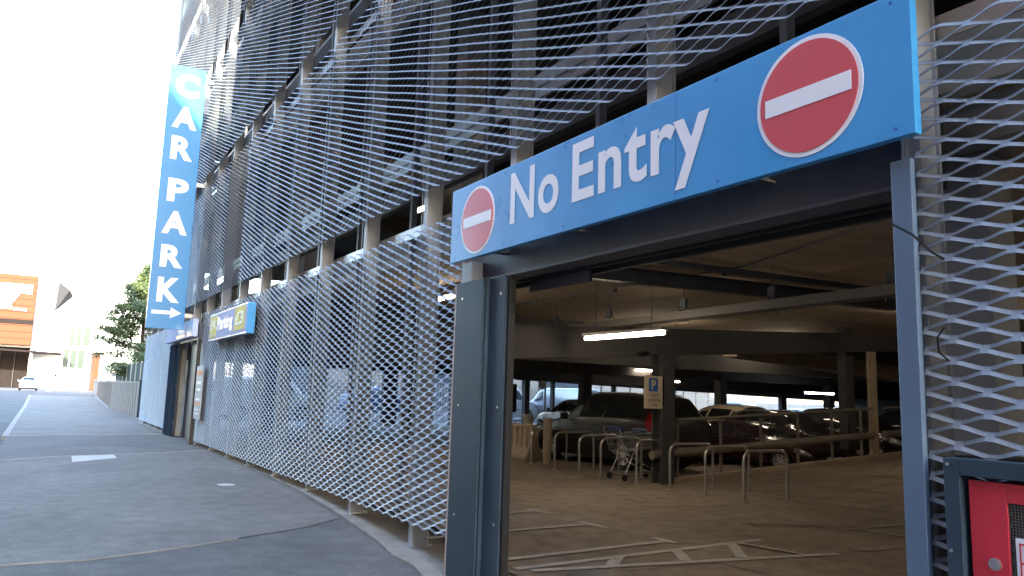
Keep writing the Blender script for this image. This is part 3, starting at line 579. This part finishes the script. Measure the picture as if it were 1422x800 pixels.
# ------------------------------------------------------------------ jersey barrier + bollards
T = thing('concrete_barrier', (10.9, 17.2, 0), 'cream concrete traffic barrier with slotted foot beside the round bollard', 'barrier')
prof = [(-.3, .01), (.3, .01), (.3, .1), (.16, .35), (.1, .87), (-.1, .87), (-.16, .35), (-.3, .1)]
m_ = MB(); m_.prism([(p[0], p[1]) for p in prof], (10.62, 15.9, 0), (.985, .17, 0), (0, 0, 1), (.3, 2.6, 0)); m_.build('barrier', 'concrete_warm', T, bevel=.02)
m_ = MB(); 
for i in range(9): y = 16.0 + i * .28; m_.bar((10.62 + .03 + (y - 15.9) * .115 - .20, y, .3), (10.62 + (y - 15.9) * .115 - .12, y + .1, .82), .06, .02)
m_.build('rib', 'concrete_warm', T)
o = MB().tube([(10.2, 14.75, 0.01), (10.2, 14.75, 1.02), (10.2, 14.75, 1.08)], .1, 24).build('bollard', 'concrete_warm', smooth=True, bevel=.02); setp(o, 'stout round concrete bollard in front of the people carrier bonnet', 'bollard')
o = MB().tube([(12.3, 18.8, 0.01), (12.3, 18.8, 1.05)], .15, 20).build('bollard', 'concrete', smooth=True, bevel=.02); setp(o, 'short round bollard standing behind the concrete barrier', 'bollard')
T = thing('post_sign', (15.2, 24.5, 0), 'dark rectangular board on a thin post by the left jamb', 'sign'); MB().tube([(15.2, 24.5, 0), (15.2, 24.5, 2.5)], .03, 8).build('post', 'galv', T); MB().box(14.85, 15.45, 24.44, 24.47, .95, 2.0).build('board', 'black', T)
T = thing('round_sign', (18.5, 27, 0), 'small round white sign on a grey post beside the dark far column', 'sign'); MB().tube([(18.5, 27, 0), (18.5, 27, 2.2)], .04, 8).build('post', 'galv', T); MB().disc((18.3, 26.93, 2.05), (0, -1, 0), .19, .01, 24).build('disc', 'white', T)
# ------------------------------------------------------------------ ramp railing
T = thing('ramp_railing', (10.5, 11, 0), 'long dusty railing with wire infill and a fat crash tube rising along the ramp', 'railing')
rr = lambda x, z0: z0 + .0505 * (x - 10.5)
m_ = MB(); m_.tube([(10.62, 10.98, rr(10.62, 1.2)), (17.0, 10.98, rr(17, 1.2))], .03, 8); m_.tube([(17.45, 10.98, rr(17.4, 1.2)), (26, 10.98, rr(26, 1.2))], .03, 8); m_.build('top_rail', 'rail', T, smooth=True)
m_ = MB(); m_.tube([(10.0, 10.98, rr(10, .57)), (17.0, 10.98, rr(17, .57))], .085, 14); m_.tube([(17.45, 10.98, rr(17.45, .57)), (26, 10.98, rr(26, .57))], .085, 14); m_.build('crash_tube', 'rail', T, smooth=True)
for x in (10.7, 11.9, 13.1, 14.3, 15.5, 16.6, 18.6, 20.0, 21.4, 22.8): MB().box(x - .022, x + .022, 11.0, 11.045, rr(x, .02), rr(x, 1.2)).build('upright', 'rail', T)
m_ = MB()
for x in np.arange(10.75, 17.0, .075): m_.box(x, x + .005, 11.01, 11.015, rr(x, .66), rr(x, 1.17))
for h in np.arange(.68, 1.18, .075): m_.bar((10.75, 11.02, rr(10.75, h)), (17, 11.02, rr(17, h)), .005, .005)
m_.build('wire_infill', 'steel_dark', T)

# ------------------------------------------------------------------ cars
def cr_interp(xs, vs, x):
    xs = np.array(xs, float); vs = np.array(vs, float); x = np.atleast_1d(x)
    d = np.gradient(vs, xs); lin = np.diff(vs) / np.diff(xs)
    d[1:-1] = np.where(lin[:-1] * lin[1:] > 0, 2 * lin[:-1] * lin[1:] / (lin[:-1] + lin[1:] + 1e-9), 0); d[0] = lin[0]; d[-1] = lin[-1]
    i = np.clip(np.searchsorted(xs, x) - 1, 0, len(xs) - 2); h = xs[i + 1] - xs[i]; t = np.clip((x - xs[i]) / h, 0, 1)
    return (2 * t**3 - 3 * t**2 + 1) * vs[i] + (t**3 - 2 * t**2 + t) * h * d[i] + (-2 * t**3 + 3 * t**2) * vs[i + 1] + (t**3 - t**2) * h * d[i + 1]
KIND = {
 # stations: x from the nose, half width, belt height, roof height, roof half width (fractions of metres)
 'mpv': dict(L=4.82, st=[(0, .62, .62, .66, .55), (.12, .80, .70, .76, .68), (.5, .90, .86, .92, .74), (1.0, .93, .97, 1.02, .76), (1.25, .935, 1.0, 1.10, .72), (2.05, .94, 1.03, 1.60, .62), (2.5, .94, 1.04, 1.70, .62), (3.6, .94, 1.06, 1.70, .62), (4.4, .92, 1.07, 1.62, .60), (4.68, .88, 1.05, 1.30, .62), (4.80, .80, .95, 1.05, .66), (4.82, .74, .80, .86, .6)], wx=(.95, 3.80), r=.335,
   wins=[(1.42, 2.14, 2.05, 2.62, 1), (2.2, 3.0, 2.14, 2.86, 0), (3.08, 3.82, 2.14, 2.86, 0), (3.9, 4.35, 2.16, 2.78, 0)], wind=(1.28, 1.98), rear=(4.42, 4.72), head=(.05, .5, 1.35, 1.9), tail=(4.5, 4.79, 1.55, 2.5), doors=[1.35, 2.14, 3.02]),
 'hatch': dict(L=4.2, st=[(0, .6, .58, .62, .52), (.12, .76, .66, .72, .64), (.6, .86, .82, .88, .68), (1.05, .88, .92, .98, .68), (1.2, .885, .94, 1.02, .66), (1.95, .89, .95, 1.40, .56), (2.4, .89, .96, 1.47, .56), (3.3, .88, .98, 1.43, .55), (3.75, .86, .98, 1.22, .56), (4.08, .82, .95, 1.02, .62), (4.18, .76, .8, .86, .6), (4.2, .7, .7, .74, .55)], wx=(.85, 3.4), r=.31,
   wins=[(1.42, 2.2, 2.1, 2.72, 1), (2.28, 3.05, 2.14, 2.84, 0), (3.1, 3.5, 2.2, 2.7, 0)], wind=(1.22, 1.88), rear=(3.4, 3.95), head=(.05, .45, 1.35, 1.9), tail=(3.9, 4.17, 1.55, 2.1), doors=[1.3, 2.22, 3.1]),
 'van': dict(L=5.2, st=[(0, .78, .75, .8, .7), (.1, .9, .88, .95, .78), (.5, .97, 1.08, 1.15, .82), (.8, .98, 1.14, 1.28, .82), (1.5, .98, 1.2, 1.92, .80), (1.9, .98, 1.22, 2.05, .82), (5.0, .98, 1.22, 2.05, .83), (5.15, .97, 1.2, 2.0, .83), (5.2, .95, 1.15, 1.9, .82)], wx=(.95, 4.1), r=.34,
   wins=[(1.15, 1.95, 2.1, 2.75, 1)], wind=(.85, 1.5), rear=(5.19, 5.199), head=(.05, .4, 1.4, 1.95), tail=(5.0, 5.19, 1.6, 2.6), doors=[1.0, 2.05, 3.4]),
}
SURF = {}
def car_surface(kd):
    if id(kd) in SURF: return SURF[id(kd)]
    st = np.array(kd['st'])
    def S0(x, v):
        x = min(max(x, 0), kd['L']); hw, zb, zr, rw = (cr_interp(st[:, 0], st[:, j], x)[0] for j in (1, 2, 3, 4))
        zlow = .2 + .12 * max(0, 1 - x / .3) + .12 * max(0, 1 - (kd['L'] - x) / .35); zm = zlow + (zb - zlow) * .5
        P = [(hw * .9, zlow), (hw * 1.0, zm), (hw * .965, zb), (rw + (hw * .965 - rw) * .18, zr - .12 * (zr - zb) - .01), (rw * .72, zr), (0, zr + .02)]
        P[3] = (rw, zr - min(.08, (zr - zb) * .3))
        vv = np.arange(6.); y = cr_interp(vv, [p[0] for p in P], v)[0]; z = cr_interp(vv, [p[1] for p in P], v)[0]
        return y, z
    NX, NV = 480, 100
    st_h = [cr_interp(st[:, 0], st[:, j], np.linspace(0, kd['L'], NX + 1)) for j in (1, 2, 3, 4)]
    TY = np.zeros((NX + 1, NV + 1)); TZ = np.zeros((NX + 1, NV + 1)); vg = np.linspace(0, 5, NV + 1)
    for i_ in range(NX + 1):
        x = kd['L'] * i_ / NX; hw, zb, zr, rw = (a[i_] for a in st_h)
        zlow = .2 + .12 * max(0, 1 - x / .3) + .12 * max(0, 1 - (kd['L'] - x) / .35); zm = zlow + (zb - zlow) * .5
        P = [(hw * .9, zlow), (hw * 1.0, zm), (hw * .965, zb), (rw, zr - min(.08, (zr - zb) * .3)), (rw * .72, zr), (0, zr + .02)]
        TY[i_] = cr_interp(np.arange(6.), [p[0] for p in P], vg); TZ[i_] = cr_interp(np.arange(6.), [p[1] for p in P], vg)
    def Sf(x, v):
        x = min(max(x, 0), kd['L']); v = min(max(v, 0), 5); a = x / kd['L'] * NX; b = v / 5 * NV; i = min(int(a), NX - 1); j = min(int(b), NV - 1); a -= i; b -= j
        y, z = (float((T_[i, j] * (1 - a) + T_[i + 1, j] * a) * (1 - b) + (T_[i, j + 1] * (1 - a) + T_[i + 1, j + 1] * a) * b) for T_ in (TY, TZ))
        if v < 1.6:
            for wx in kd['wx']:
                ra = kd['r'] * 1.16; dx = x - wx
                if abs(dx) < ra:
                    z = max(z, kd['r'] + math.sqrt(ra * ra - dx * dx) - .0)
        return Vector((kd['L'] / 2 - x, y, z))
    SURF[id(kd)] = Sf; return Sf
def patch(Sf, x0, x1, v0, v1, slant0=0, slant1=0, side=1, off=.006, nx=10, nv=6, both=False):
    mb = MB(); vs = []; idx = {}
    vr = np.linspace(v0, v1, nv) if not both else np.concatenate([np.linspace(v0, v1, nv), np.linspace(v1, v0, nv)[1:]])
    for j, v in enumerate(vr):
        t = (v - v0) / (v1 - v0); sd = side if not both else (1 if j < nv else -1)
        for i in range(nx):
            a = x0 + slant0 * t; b = x1 + slant1 * t; x = a + (b - a) * i / (nx - 1)
            p = Sf(x, v); e = .01; n = (Sf(x + e, v) - Sf(x - e, v)).cross(Sf(x, min(5, v + e)) - Sf(x, v - e))
            if n.length > 0: n.normalize()
            if n.dot(Vector((0, p.y, p.z - .7))) < 0: n = -n
            q = p + n * off; vs.append((q.x, q.y * sd, q.z))
    f = []
    for j in range(len(vr) - 1):
        for i in range(nx - 1):
            a = j * nx + i; q = (a, a + 1, a + nx + 1, a + nx); f.append(q if side > 0 else q[::-1])
    return mb.add(vs, f)
def make_car(kind, paint, label, cat, group, loc, rz, spokes=7, roofbars=False):
    kd = KIND[kind]; Sf = car_surface(kd); T = thing('parked_car' if kind != 'van' else 'parked_van', loc, label, cat, group, rz=rz)
    nx = 110 if kind != 'van' else 90; X = list(np.linspace(0, kd['L'], nx))
    for wx in kd['wx']: X += [wx - kd['r'] * 1.159, wx + kd['r'] * 1.159]
    X = sorted(X); nx = len(X)
    vv = [0, .35, .7, 1, 1.3, 1.6, 1.85, 2, 2.2, 2.5, 2.8, 3, 3.2, 3.6, 4, 4.5, 5]; nv = len(vv); grid = [[Sf(x, v) for v in vv] for x in X]
    vs = []; f = []
    row = 2 * nv - 1
    for r_ in grid:
        vs += [tuple(p) for p in r_] + [(p.x, -p.y, p.z) for p in r_[-2::-1]]
    for i in range(nx - 1):
        for j in range(row - 1): a = i * row + j; f.append((a, a + 1, a + row + 1, a + row))
    f.append(tuple(range(row))[::-1]); f.append(tuple((nx - 1) * row + j for j in range(row)))
    body = MB().add(vs, f).build('body', paint, T, smooth=True, local=True)
    zc = kd['r']
    MB().box(-kd['L'] / 2 + .25, kd['L'] / 2 - .25, -.62, .62, .19, .6).build('underbody', 'black', T, local=True)
    for (a, b, v0, v1, front) in kd['wins']:
        for s_ in (1, -1): patch(Sf, a, b, v0, v1, .45 if front else .03, -.0, s_).build('window', 'glass_backlit' if front and kind == 'mpv' and paint == 'paint_mpv' else 'glass', T, smooth=True, local=True)  # people carrier's front glass: light seen through the cabin is in its pale colour
    a, b = kd['wind']; patch(Sf, a, b, 3.15, 5, both=True).build('windscreen', 'glass', T, smooth=True, local=True)
    a, b = kd['rear']
    if kind == 'van': MB().box(-kd['L'] / 2 - .012, -kd['L'] / 2 - .004, -.6, .6, 1.3, 1.8).build('rear_window', 'glass', T, local=True)
    else: patch(Sf, a, b, 3.15, 5, both=True).build('rear_window', 'glass', T, smooth=True, local=True)
    for s_ in (1, -1):
        a, b, v0, v1 = kd['head']; patch(Sf, a, b, v0, v1, .1, 0, s_, .008).build('headlight', 'lens', T, smooth=True, local=True)
        a, b, v0, v1 = kd['tail']; patch(Sf, a, b, v0, v1, .0, -.06, s_, .01).build('tail_light', 'tail', T, smooth=True, local=True)
        x = kd['L'] / 2 - kd['wins'][0][0] - .28; q = Sf(kd['wins'][0][0] + .2, 2)
        MB().box(x - .06, x + .08, *sorted((s_ * (q.y + .03), s_ * (q.y + .2))), q.z + .02, q.z + .17).build('wing_mirror', paint if kind != 'mpv' else 'plastic', T, local=True, bevel=.03)
        for dx in kd['doors']:
            g_ = MB()
            pts = [Sf(dx, v) for v in np.linspace(.5, 2.0, 9)]
            g_.tube([(p.x, s_ * (p.y + .001), p.z) for p in pts], .005, 4, cap=False)
            g_.build('door_gap', 'black', T, local=True)
        for dx in kd['doors'][:-1]:
            p = Sf(dx + .7, 1.8); MB().tube([(p.x, s_ * (p.y + .02), p.z), (p.x - .0 + .17, s_ * (p.y + .02), p.z)], .014, 8).build('door_handle', paint, T, local=True, smooth=True)
        pts = [Sf(x_, 1.0) for x_ in np.linspace(1.45, kd['wx'][1] - .5, 8)]; MB().tube([(p.x, s_ * (p.y + .004), p.z - .03) for p in pts], .022, 6).build('side_moulding', 'plastic', T, local=True, smooth=True)
        if roofbars:
            pts = [Sf(x_, 3.35) for x_ in np.linspace(kd['wins'][1][0], kd['L'] * .86, 8)]; MB().tube([(p.x, s_ * p.y, p.z + .045) for p in pts], .016, 6).build('roof_rail', 'galv', T, local=True, smooth=True)
        for wx in kd['wx']:
            cx_ = kd['L'] / 2 - wx; r = kd['r']; yo = s_ * (max(k_[1] for k_ in kd['st']) - .02)
            ty = MB(); pr = [(r * .66, 0), (r * .9, 0), (r, -.03), (r, -.17), (r * .9, -.2), (r * .66, -.2)]; nn = 28
            ty.add([(cx_ + p[0] * math.cos(t), yo + s_ * p[1], r + p[0] * math.sin(t)) for t in np.arange(nn) / nn * 2 * math.pi for p in pr], [(i * 6 + j, i * 6 + j + 1, ((i + 1) % nn) * 6 + j + 1, ((i + 1) % nn) * 6 + j) for i in range(nn) for j in range(5)])
            tyo = ty.build('wheel', 'tyre', T, local=True, smooth=True)
            rm = MB(); ri = r * .67
            for k_ in range(nn):
                t0 = k_ / nn * 2 * math.pi; t1 = (k_ + 1) / nn * 2 * math.pi
                rm.add([(cx_ + q * math.cos(t), yo + s_ * h, r + q * math.sin(t)) for t in (t0, t1) for q, h in ((ri, -.005), (ri * .88, -.015), (ri * .84, -.12))], [(0, 1, 4, 3), (1, 2, 5, 4)])
            for k_ in range(spokes):
                t = k_ / spokes * 2 * math.pi + .3; d = Vector((math.cos(t), 0, math.sin(t))); n_ = Vector((-math.sin(t), 0, math.cos(t))); c0 = Vector((cx_, yo - s_ * .02, r))
                a = c0 + d * ri * .12; b = c0 + d * ri * .93
                rm.hexa([a - n_ * ri * .11, a + n_ * ri * .11, b + n_ * ri * .15, b - n_ * ri * .15], [q + Vector((0, -s_ * .03, 0)) for q in (a - n_ * ri * .11, a + n_ * ri * .11, b + n_ * ri * .15, b - n_ * ri * .15)])
            rm.disc((cx_, yo - s_ * .045, r), (0, s_, 0), ri * .2, .035, 16); rm.build('rim', 'alloy', tyo, local=True)
            MB().disc((cx_, yo - s_ * .09, r), (0, -s_, 0), ri, .02, 24).build('brake_cover', 'black', tyo, local=True)
    MB().box(-kd['L'] / 2 - .02, -kd['L'] / 2 - .005, -.26, .26, .45 if kind != 'van' else .55, .56 if kind != 'van' else .66).build('number_plate', 'plate_y', T, local=True)
    MB().box(kd['L'] / 2 + .004, kd['L'] / 2 + .02, -.26, .26, .38, .49).build('number_plate', 'white', T, local=True)
    MB().box(kd['L'] / 2 - .01, kd['L'] / 2 + .003, -.45, .45, .5, .6).build('grille', 'plastic', T, local=True)
    return T
G1 = 'cars parked nose to tail behind the hoops and railing'
make_car('mpv', 'paint_mpv', 'bronze-grey people carrier with seven-spoke silver wheels and roof rails, behind the cycle hoops', 'car', G1, (12.13, 14.65, .01), H, roofbars=True)
make_car('hatch', 'paint_black', 'black hatchback just right of the dark column, beside the people carrier', 'car', G1, (14.0, 15.9, .01), H).scale = (1, .9, 1.02)
make_car('hatch', 'paint_cream', 'cream hatchback whose pale roof shows above the railing', 'car', G1, (18.6, 17.3, .01), H + .1, roofbars=True)
make_car('hatch', 'paint_maroon', 'low dark maroon car behind the railing in front of the cream hatchback', 'car', G1, (15.95, 13.4, .01), -H).scale = (1, 1, .74)
make_car('hatch', 'paint_black', 'black estate car with roof rails in the middle of the railing', 'car', G1, (18.0, 14.2, .01), -H, roofbars=True).scale = (1.0, 1, .93)
make_car('hatch', 'paint_black', 'dark hatchback behind the railing just left of the pale concrete column', 'car', G1, (20.7, 14.0, .01), -H)
make_car('hatch', 'paint_black', 'dark hatchback with glowing red tail light to the right of the pale column', 'car', G1, (24.0, 14.6, .01), H + .3)
make_car('hatch', 'paint_silver', 'silver hatchback further in, its roof showing over the people carrier bonnet', 'car', G1, (18.2, 24.5, .01), H * .9)
G2 = 'vans and cars in the yard beyond the far mesh'
make_car('van', 'paint_white', 'white van in the yard at the left of the far mesh, beside the thin post', 'van', G2, (24.2, 40.5, .02), .1)
make_car('van', 'paint_silver', 'silver van in the yard with its red tail lamp towards the mesh', 'van', G2, (27.9, 39, .02), -H + .15 + math.pi)
make_car('van', 'paint_white', 'white van in the yard seen over the cream hatchback roof', 'van', G2, (43, 38.5, -.5), H + 2.0)
make_car('hatch', 'paint_silver', 'silver car in the yard right of the white van, behind the far mesh', 'car', G2, (51, 39, -.3), .2)
make_car('hatch', 'paint_blue', 'blue hatchback in the yard seen through the near mesh by the left jamb', 'car', G2, (15.5, 38, .3), .2)
make_car('van', 'paint_white', 'white van in the yard seen through the near mesh, left of the blue hatchback', 'van', G2, (9.8, 39.5, .02), .1)

# yard background
T = thing('warehouse', (35, 66, 0), 'long cream clad warehouse closing the yard behind the car park', 'warehouse'); m_ = MB().box(8, 75, 64, 78, 0, 6.5); m_.build('wall', 'cream', T); m_ = MB()
for i in range(33): m_.box(9 + i * 2, 9.12 + i * 2, 63.93, 64, 0, 6.4)
m_.build('cladding_rib', 'grey_clad', T); MB().box(7.8, 75.2, 63.8, 78.2, 6.5, 6.9).build('roof', 'grey_clad', T)
for x in (16, 30, 44, 58): MB().box(x, x + 4, 63.9, 63.99, 0, 4).build('door', 'slate', T)
T = thing('yard_fence', (25, 44, 0), 'steel palisade fence running across the yard behind the vans', 'fence'); m_ = MB()
for i in range(260): m_.box(8 + i * .2, 8.07 + i * .2, 45, 45.02, .1, 2.1)
m_.build('pales', 'galv', T); m_ = MB(); m_.box(8, 60, 45.02, 45.06, .5, .56); m_.box(8, 60, 45.02, 45.06, 1.7, 1.76); m_.build('rail', 'galv', T)

# ------------------------------------------------------------------ boundary wall, fence, pine
T = thing('boundary_wall', (4.2, 40, 0), 'low pale ribbed boundary wall running up the pavement beyond the car park', 'wall')
m_ = MB(); pts = [(4.12, 39.9), (4.1, 55), (4.35, 65), (4.7, 78), (5.0, 90)]
for a, b in zip(pts[:-1], pts[1:]): m_.hexa([(a[0], a[1], zg(a[1])), (a[0] + .12, a[1], zg(a[1])), (b[0] + .12, b[1], zg(b[1])), (b[0], b[1], zg(b[1]))], [(a[0], a[1], 1.62), (a[0] + .12, a[1], 1.62), (b[0] + .12, b[1], 1.66 + zg(b[1]) * .4), (b[0], b[1], 1.66 + zg(b[1]) * .4)])
m_.build('wall', 'wall_grey', T); m_ = MB()
for i in range(40): y = 40 + i * 1.0; x = float(np.interp(y, [p[1] for p in pts], [p[0] for p in pts])); m_.box(x - .03, x - .002, y, y + .06, zg(y), 1.6)
m_.build('rib', 'wall_grey', T); m_ = MB()
for a, b in zip(pts[:-1], pts[1:]): m_.bar((a[0] + .06, a[1], 1.65 + zg(a[1]) * .4 + (.03 if a[1] > 50 else 0)), (b[0] + .06, b[1], 1.69 + zg(b[1]) * .4), .2, .05)
m_.build('coping', 'kerb', T)
MB().box(4.08, 4.3, 39.5, 39.88, 0, 1.75).build('end_post', 'slate', T)
T = thing('panel_fence', (4.9, 42, 0), 'taller grey-green panel fence with pale posts standing behind the boundary wall', 'fence')
fp = [(4.9 + .0 * i, 37.0 + i * 2.6) for i in range(11)]
for a, b in zip(fp[:-1], fp[1:]): MB().box(4.9, 4.93, a[1] + .05, b[1] - .05, .15, 2.75).build('panel', 'fence_green', T)
for a in fp: MB().box(4.86, 4.94, a[1] - .05, a[1] + .05, 0, 2.85).build('post', 'galv', T)
def needle_tree(loc, h, crown_x, seed, label, name='pine_tree', n_cl=330, m='needles', r0=.45, bare=.18, big=1.0):
    rn = random.Random(seed); T = thing(name, loc, label, 'tree'); tr = MB(); L0 = Vector(loc)
    top = L0 + Vector((.2, 0, h)); tr.tube([L0 + (top - L0) * t + Vector((.12 * math.sin(t * 5), .1 * math.cos(t * 4), 0)) for t in np.linspace(0, .97, 9)], .2, 9, taper=.15)
    lv = MB(); limbs = []
    nl = 70
    for i in range(nl):
        t = bare + (1 - bare) * (i / nl) ** .95; a = rn.uniform(0, 6.283); ln = crown_x * (1 - .78 * ((t - bare) / (1 - bare)) ** 1.3) * rn.uniform(.55, 1.12)
        b0 = L0 + (top - L0) * t; b1 = b0 + Vector((math.cos(a) * ln, math.sin(a) * ln, rn.uniform(-.05, .3) * ln)); limbs.append((b0, b1)); mid = (b0 + b1) / 2 + Vector((0, 0, -.08 * ln)); tr.tube([b0, mid, b1], .045, 5, taper=.3)
        nc = int(4 + ln * 4)
        for q in range(nc):
            s_ = .3 + .75 * q / nc; c = b0 + (b1 - b0) * s_ + Vector((rn.gauss(0, .22), rn.gauss(0, .22), rn.gauss(0, .12))) * big
            rad = rn.uniform(.25, .5) * big
            for k_ in range(60):
                v = Vector((rn.gauss(0, 1), rn.gauss(0, 1), rn.gauss(0, .55))); v.normalize(); p = c + v * rad * rn.uniform(.3, 1.0)
                d = (v + Vector((rn.gauss(0, .5), rn.gauss(0, .5), rn.gauss(0, .5) + .3))).normalized() * rn.uniform(.09, .17) * big; sd = d.orthogonal().normalized() * rn.uniform(.03, .06) * big
                lv.add([p - sd, p + sd, p + d], [(0, 1, 2)])
    tr.build('trunk', 'bark', T, smooth=True); lv.build('crown', m, T); return T
needle_tree((5.7, 58, .05), 9.5, 3.3, 4, 'dark uneven pine standing behind the panel fence by the tall blue sign')
needle_tree((9.5, 66, .1), 8.5, 3.0, 8, 'second pine further back, mostly hidden behind the tall blue sign')
# ------------------------------------------------------------------ far retail building
Z0 = .42
T = thing('leisure_building', (0, 130, Z0), 'sunlit white building with terracotta box front and dark canopy closing the street', 'building')
MB().box(-24, 1.4, 131.5, 160, 6.3, 17.4).build('rear_block', 'render_white', T); MB().box(-22, -1.35, 129.2, 131.4, 6.55, 16.6).build('terracotta_box', 'terracotta', T)
m_ = MB()
for z in np.arange(7.4, 16.5, .95): m_.box(-22, -1.34, 129.17, 129.2, z, z + .05)
m_.build('cladding_joint', 'brown_dark', T); MB().box(-22, -1.36, 129.12, 129.165, 9.5, 10.15).build('dark_band', 'brown_dark', T)
m_ = MB(); m_.box(-9, -1.9, 129.0, 129.11, 13.9, 15.2); m_.box(-7.4, -6.6, 129.0, 129.11, 15.2, 15.6)
m_.add([(-9, 129.0, 12.2), (-4.4, 129.0, 12.0), (-3.4, 129.0, 13.7), (-9, 129.0, 13.7)], [(0, 1, 2, 3)]); m_.build('sign_lettering', 'white', T)
MB().box(-5.6, -4.1, 128.98, 129.11, 11.55, 12.0).build('sign_strip', 'yellow', T); MB().box(-9, -5.7, 128.98, 129.11, 11.5, 11.8).build('sign_strip', 'sign_lilac', T); MB().box(-3.9, -2.3, 128.98, 129.11, 11.4, 11.7).build('sign_strip', 'sign_lilac', T)
m_ = MB(); m_.box(1.4, 14, 131, 160, 0, 18); m_.box(-1.3, 1.4, 131, 131.5, .4, 17.4); m_.build('white_wall', 'render_white', T)
MB().prism([(-24, 6.1), (2.6, 5.35), (2.6, 5.6), (-24, 6.5)], (0, 127.0, 0), (1, 0, 0), V3, (0, 4.0, 0)).build('canopy', 'brown_dark', T)
MB().box(-24, -1.3, 133.4, 133.8, .4, 6.3).build('entrance_glazing', 'brown_dark', T)  # near-black colour stands in for the shade under the canopy
m_ = MB(); 
for x in np.arange(-23, -1.5, 1.8): m_.box(x, x + .08, 133.2, 133.4, .4, 6.2)
m_.build('mullion', 'black', T)
for x in (-1.3 + .0,): MB().box(-1.3, -1.0, 127.6, 133.8, .4, 5.9).build('return_wall', 'render_white', T)
for x0, x1, z0, z1 in ((3.4, 4.1, 6.9, 9.9), (4.3, 5.0, 6.9, 9.9), (5.2, 6.1, 6.9, 9.9), (2.9, 3.6, 3.5, 6.3), (3.8, 4.6, 3.5, 6.3), (4.8, 5.6, 3.5, 6.3)):
    w_ = MB().box(x0, x1, 130.93, 130.99, z0, z1).build('window', 'win_green', T)
m_ = MB().add([(1.1, 130.8, 11.8), (1.3, 130.7, 16.3), (2.8, 129.2, 15.0), (3.3, 130.6, 14.2), (1.4, 130.9, 16.2)], [(0, 2, 1), (0, 3, 2), (1, 2, 3, 4), (0, 1, 4), (0, 4, 3)]); m_.build('wedge_fin', 'grey_clad', T)
T = thing('terracotta_house', (9, 112, .5), 'orange-brown building sliver showing between the pine and the white building', 'building'); MB().box(6.3, 7.0, 118, 126, .4, 5.4).build('wall', 'terracotta', T); MB().box(6.2, 7.1, 117.8, 126.2, 5.4, 5.6).build('roof', 'brown_dark', T)
c_ = make_car('hatch', 'paint_white', 'white car seen from behind, parked on the sunlit road far up the street', 'car', 'cars on the street', (-.78, 99, .46), H)
c_.scale = (1, 1.0, 1.0)
T = thing('leaning_bollard', (1.15, 92, .5), 'white leaning marker post on the sunlit forecourt beyond the pavement', 'post'); MB().bar((1.0, 92, .45), (1.55, 92.1, 2.0), .35, .3).build('post', 'paint_white', T); MB().bar((1.5, 92.1, 2.05), (1.62, 92.1, 2.3), .3, .22).build('cap', 'grey_clad', T)
# ------------------------------------------------------------------ buildings across the street (they shade it)
def block(name, x0, x1, y0, y1, h, m, label, nfl):
    T = thing(name, ((x0 + x1) / 2, (y0 + y1) / 2, 0), label, 'building'); MB().box(x0, x1, y0, y1, -.5, h).build('wall', m, T); MB().box(x0 - .3, x1 + .3, y0 - .3, y1 + .3, h, h + .5).build('roof', 'grey_clad', T)
    k_ = 0; n = max(3, int((y1 - y0) / 6))
    for f_ in range(nfl):
        for i in range(n):
            if k_ >= 96: break
            yc = y0 + (i + .5) * (y1 - y0) / n; zc = 1.2 + f_ * (h - 1) / nfl; wn = MB().box(x1 - .02, x1 + .06, yc - .95, yc + .95, zc - .08, zc + 1.72).build('window', 'kerb', T); MB().box(x1 + .062, x1 + .08, yc - .85, yc + .85, zc, zc + 1.6).build('pane', 'glass', wn); k_ += 1
block('tower_block', -16, -12, -78, -27, 42, 'stone', 'tall stone-coloured office block across the street behind the camera', 9)
block('brick_block', -26, -12, -26.4, 45, 24.2, 'brick', 'long brick building across the street facing the car park', 6)
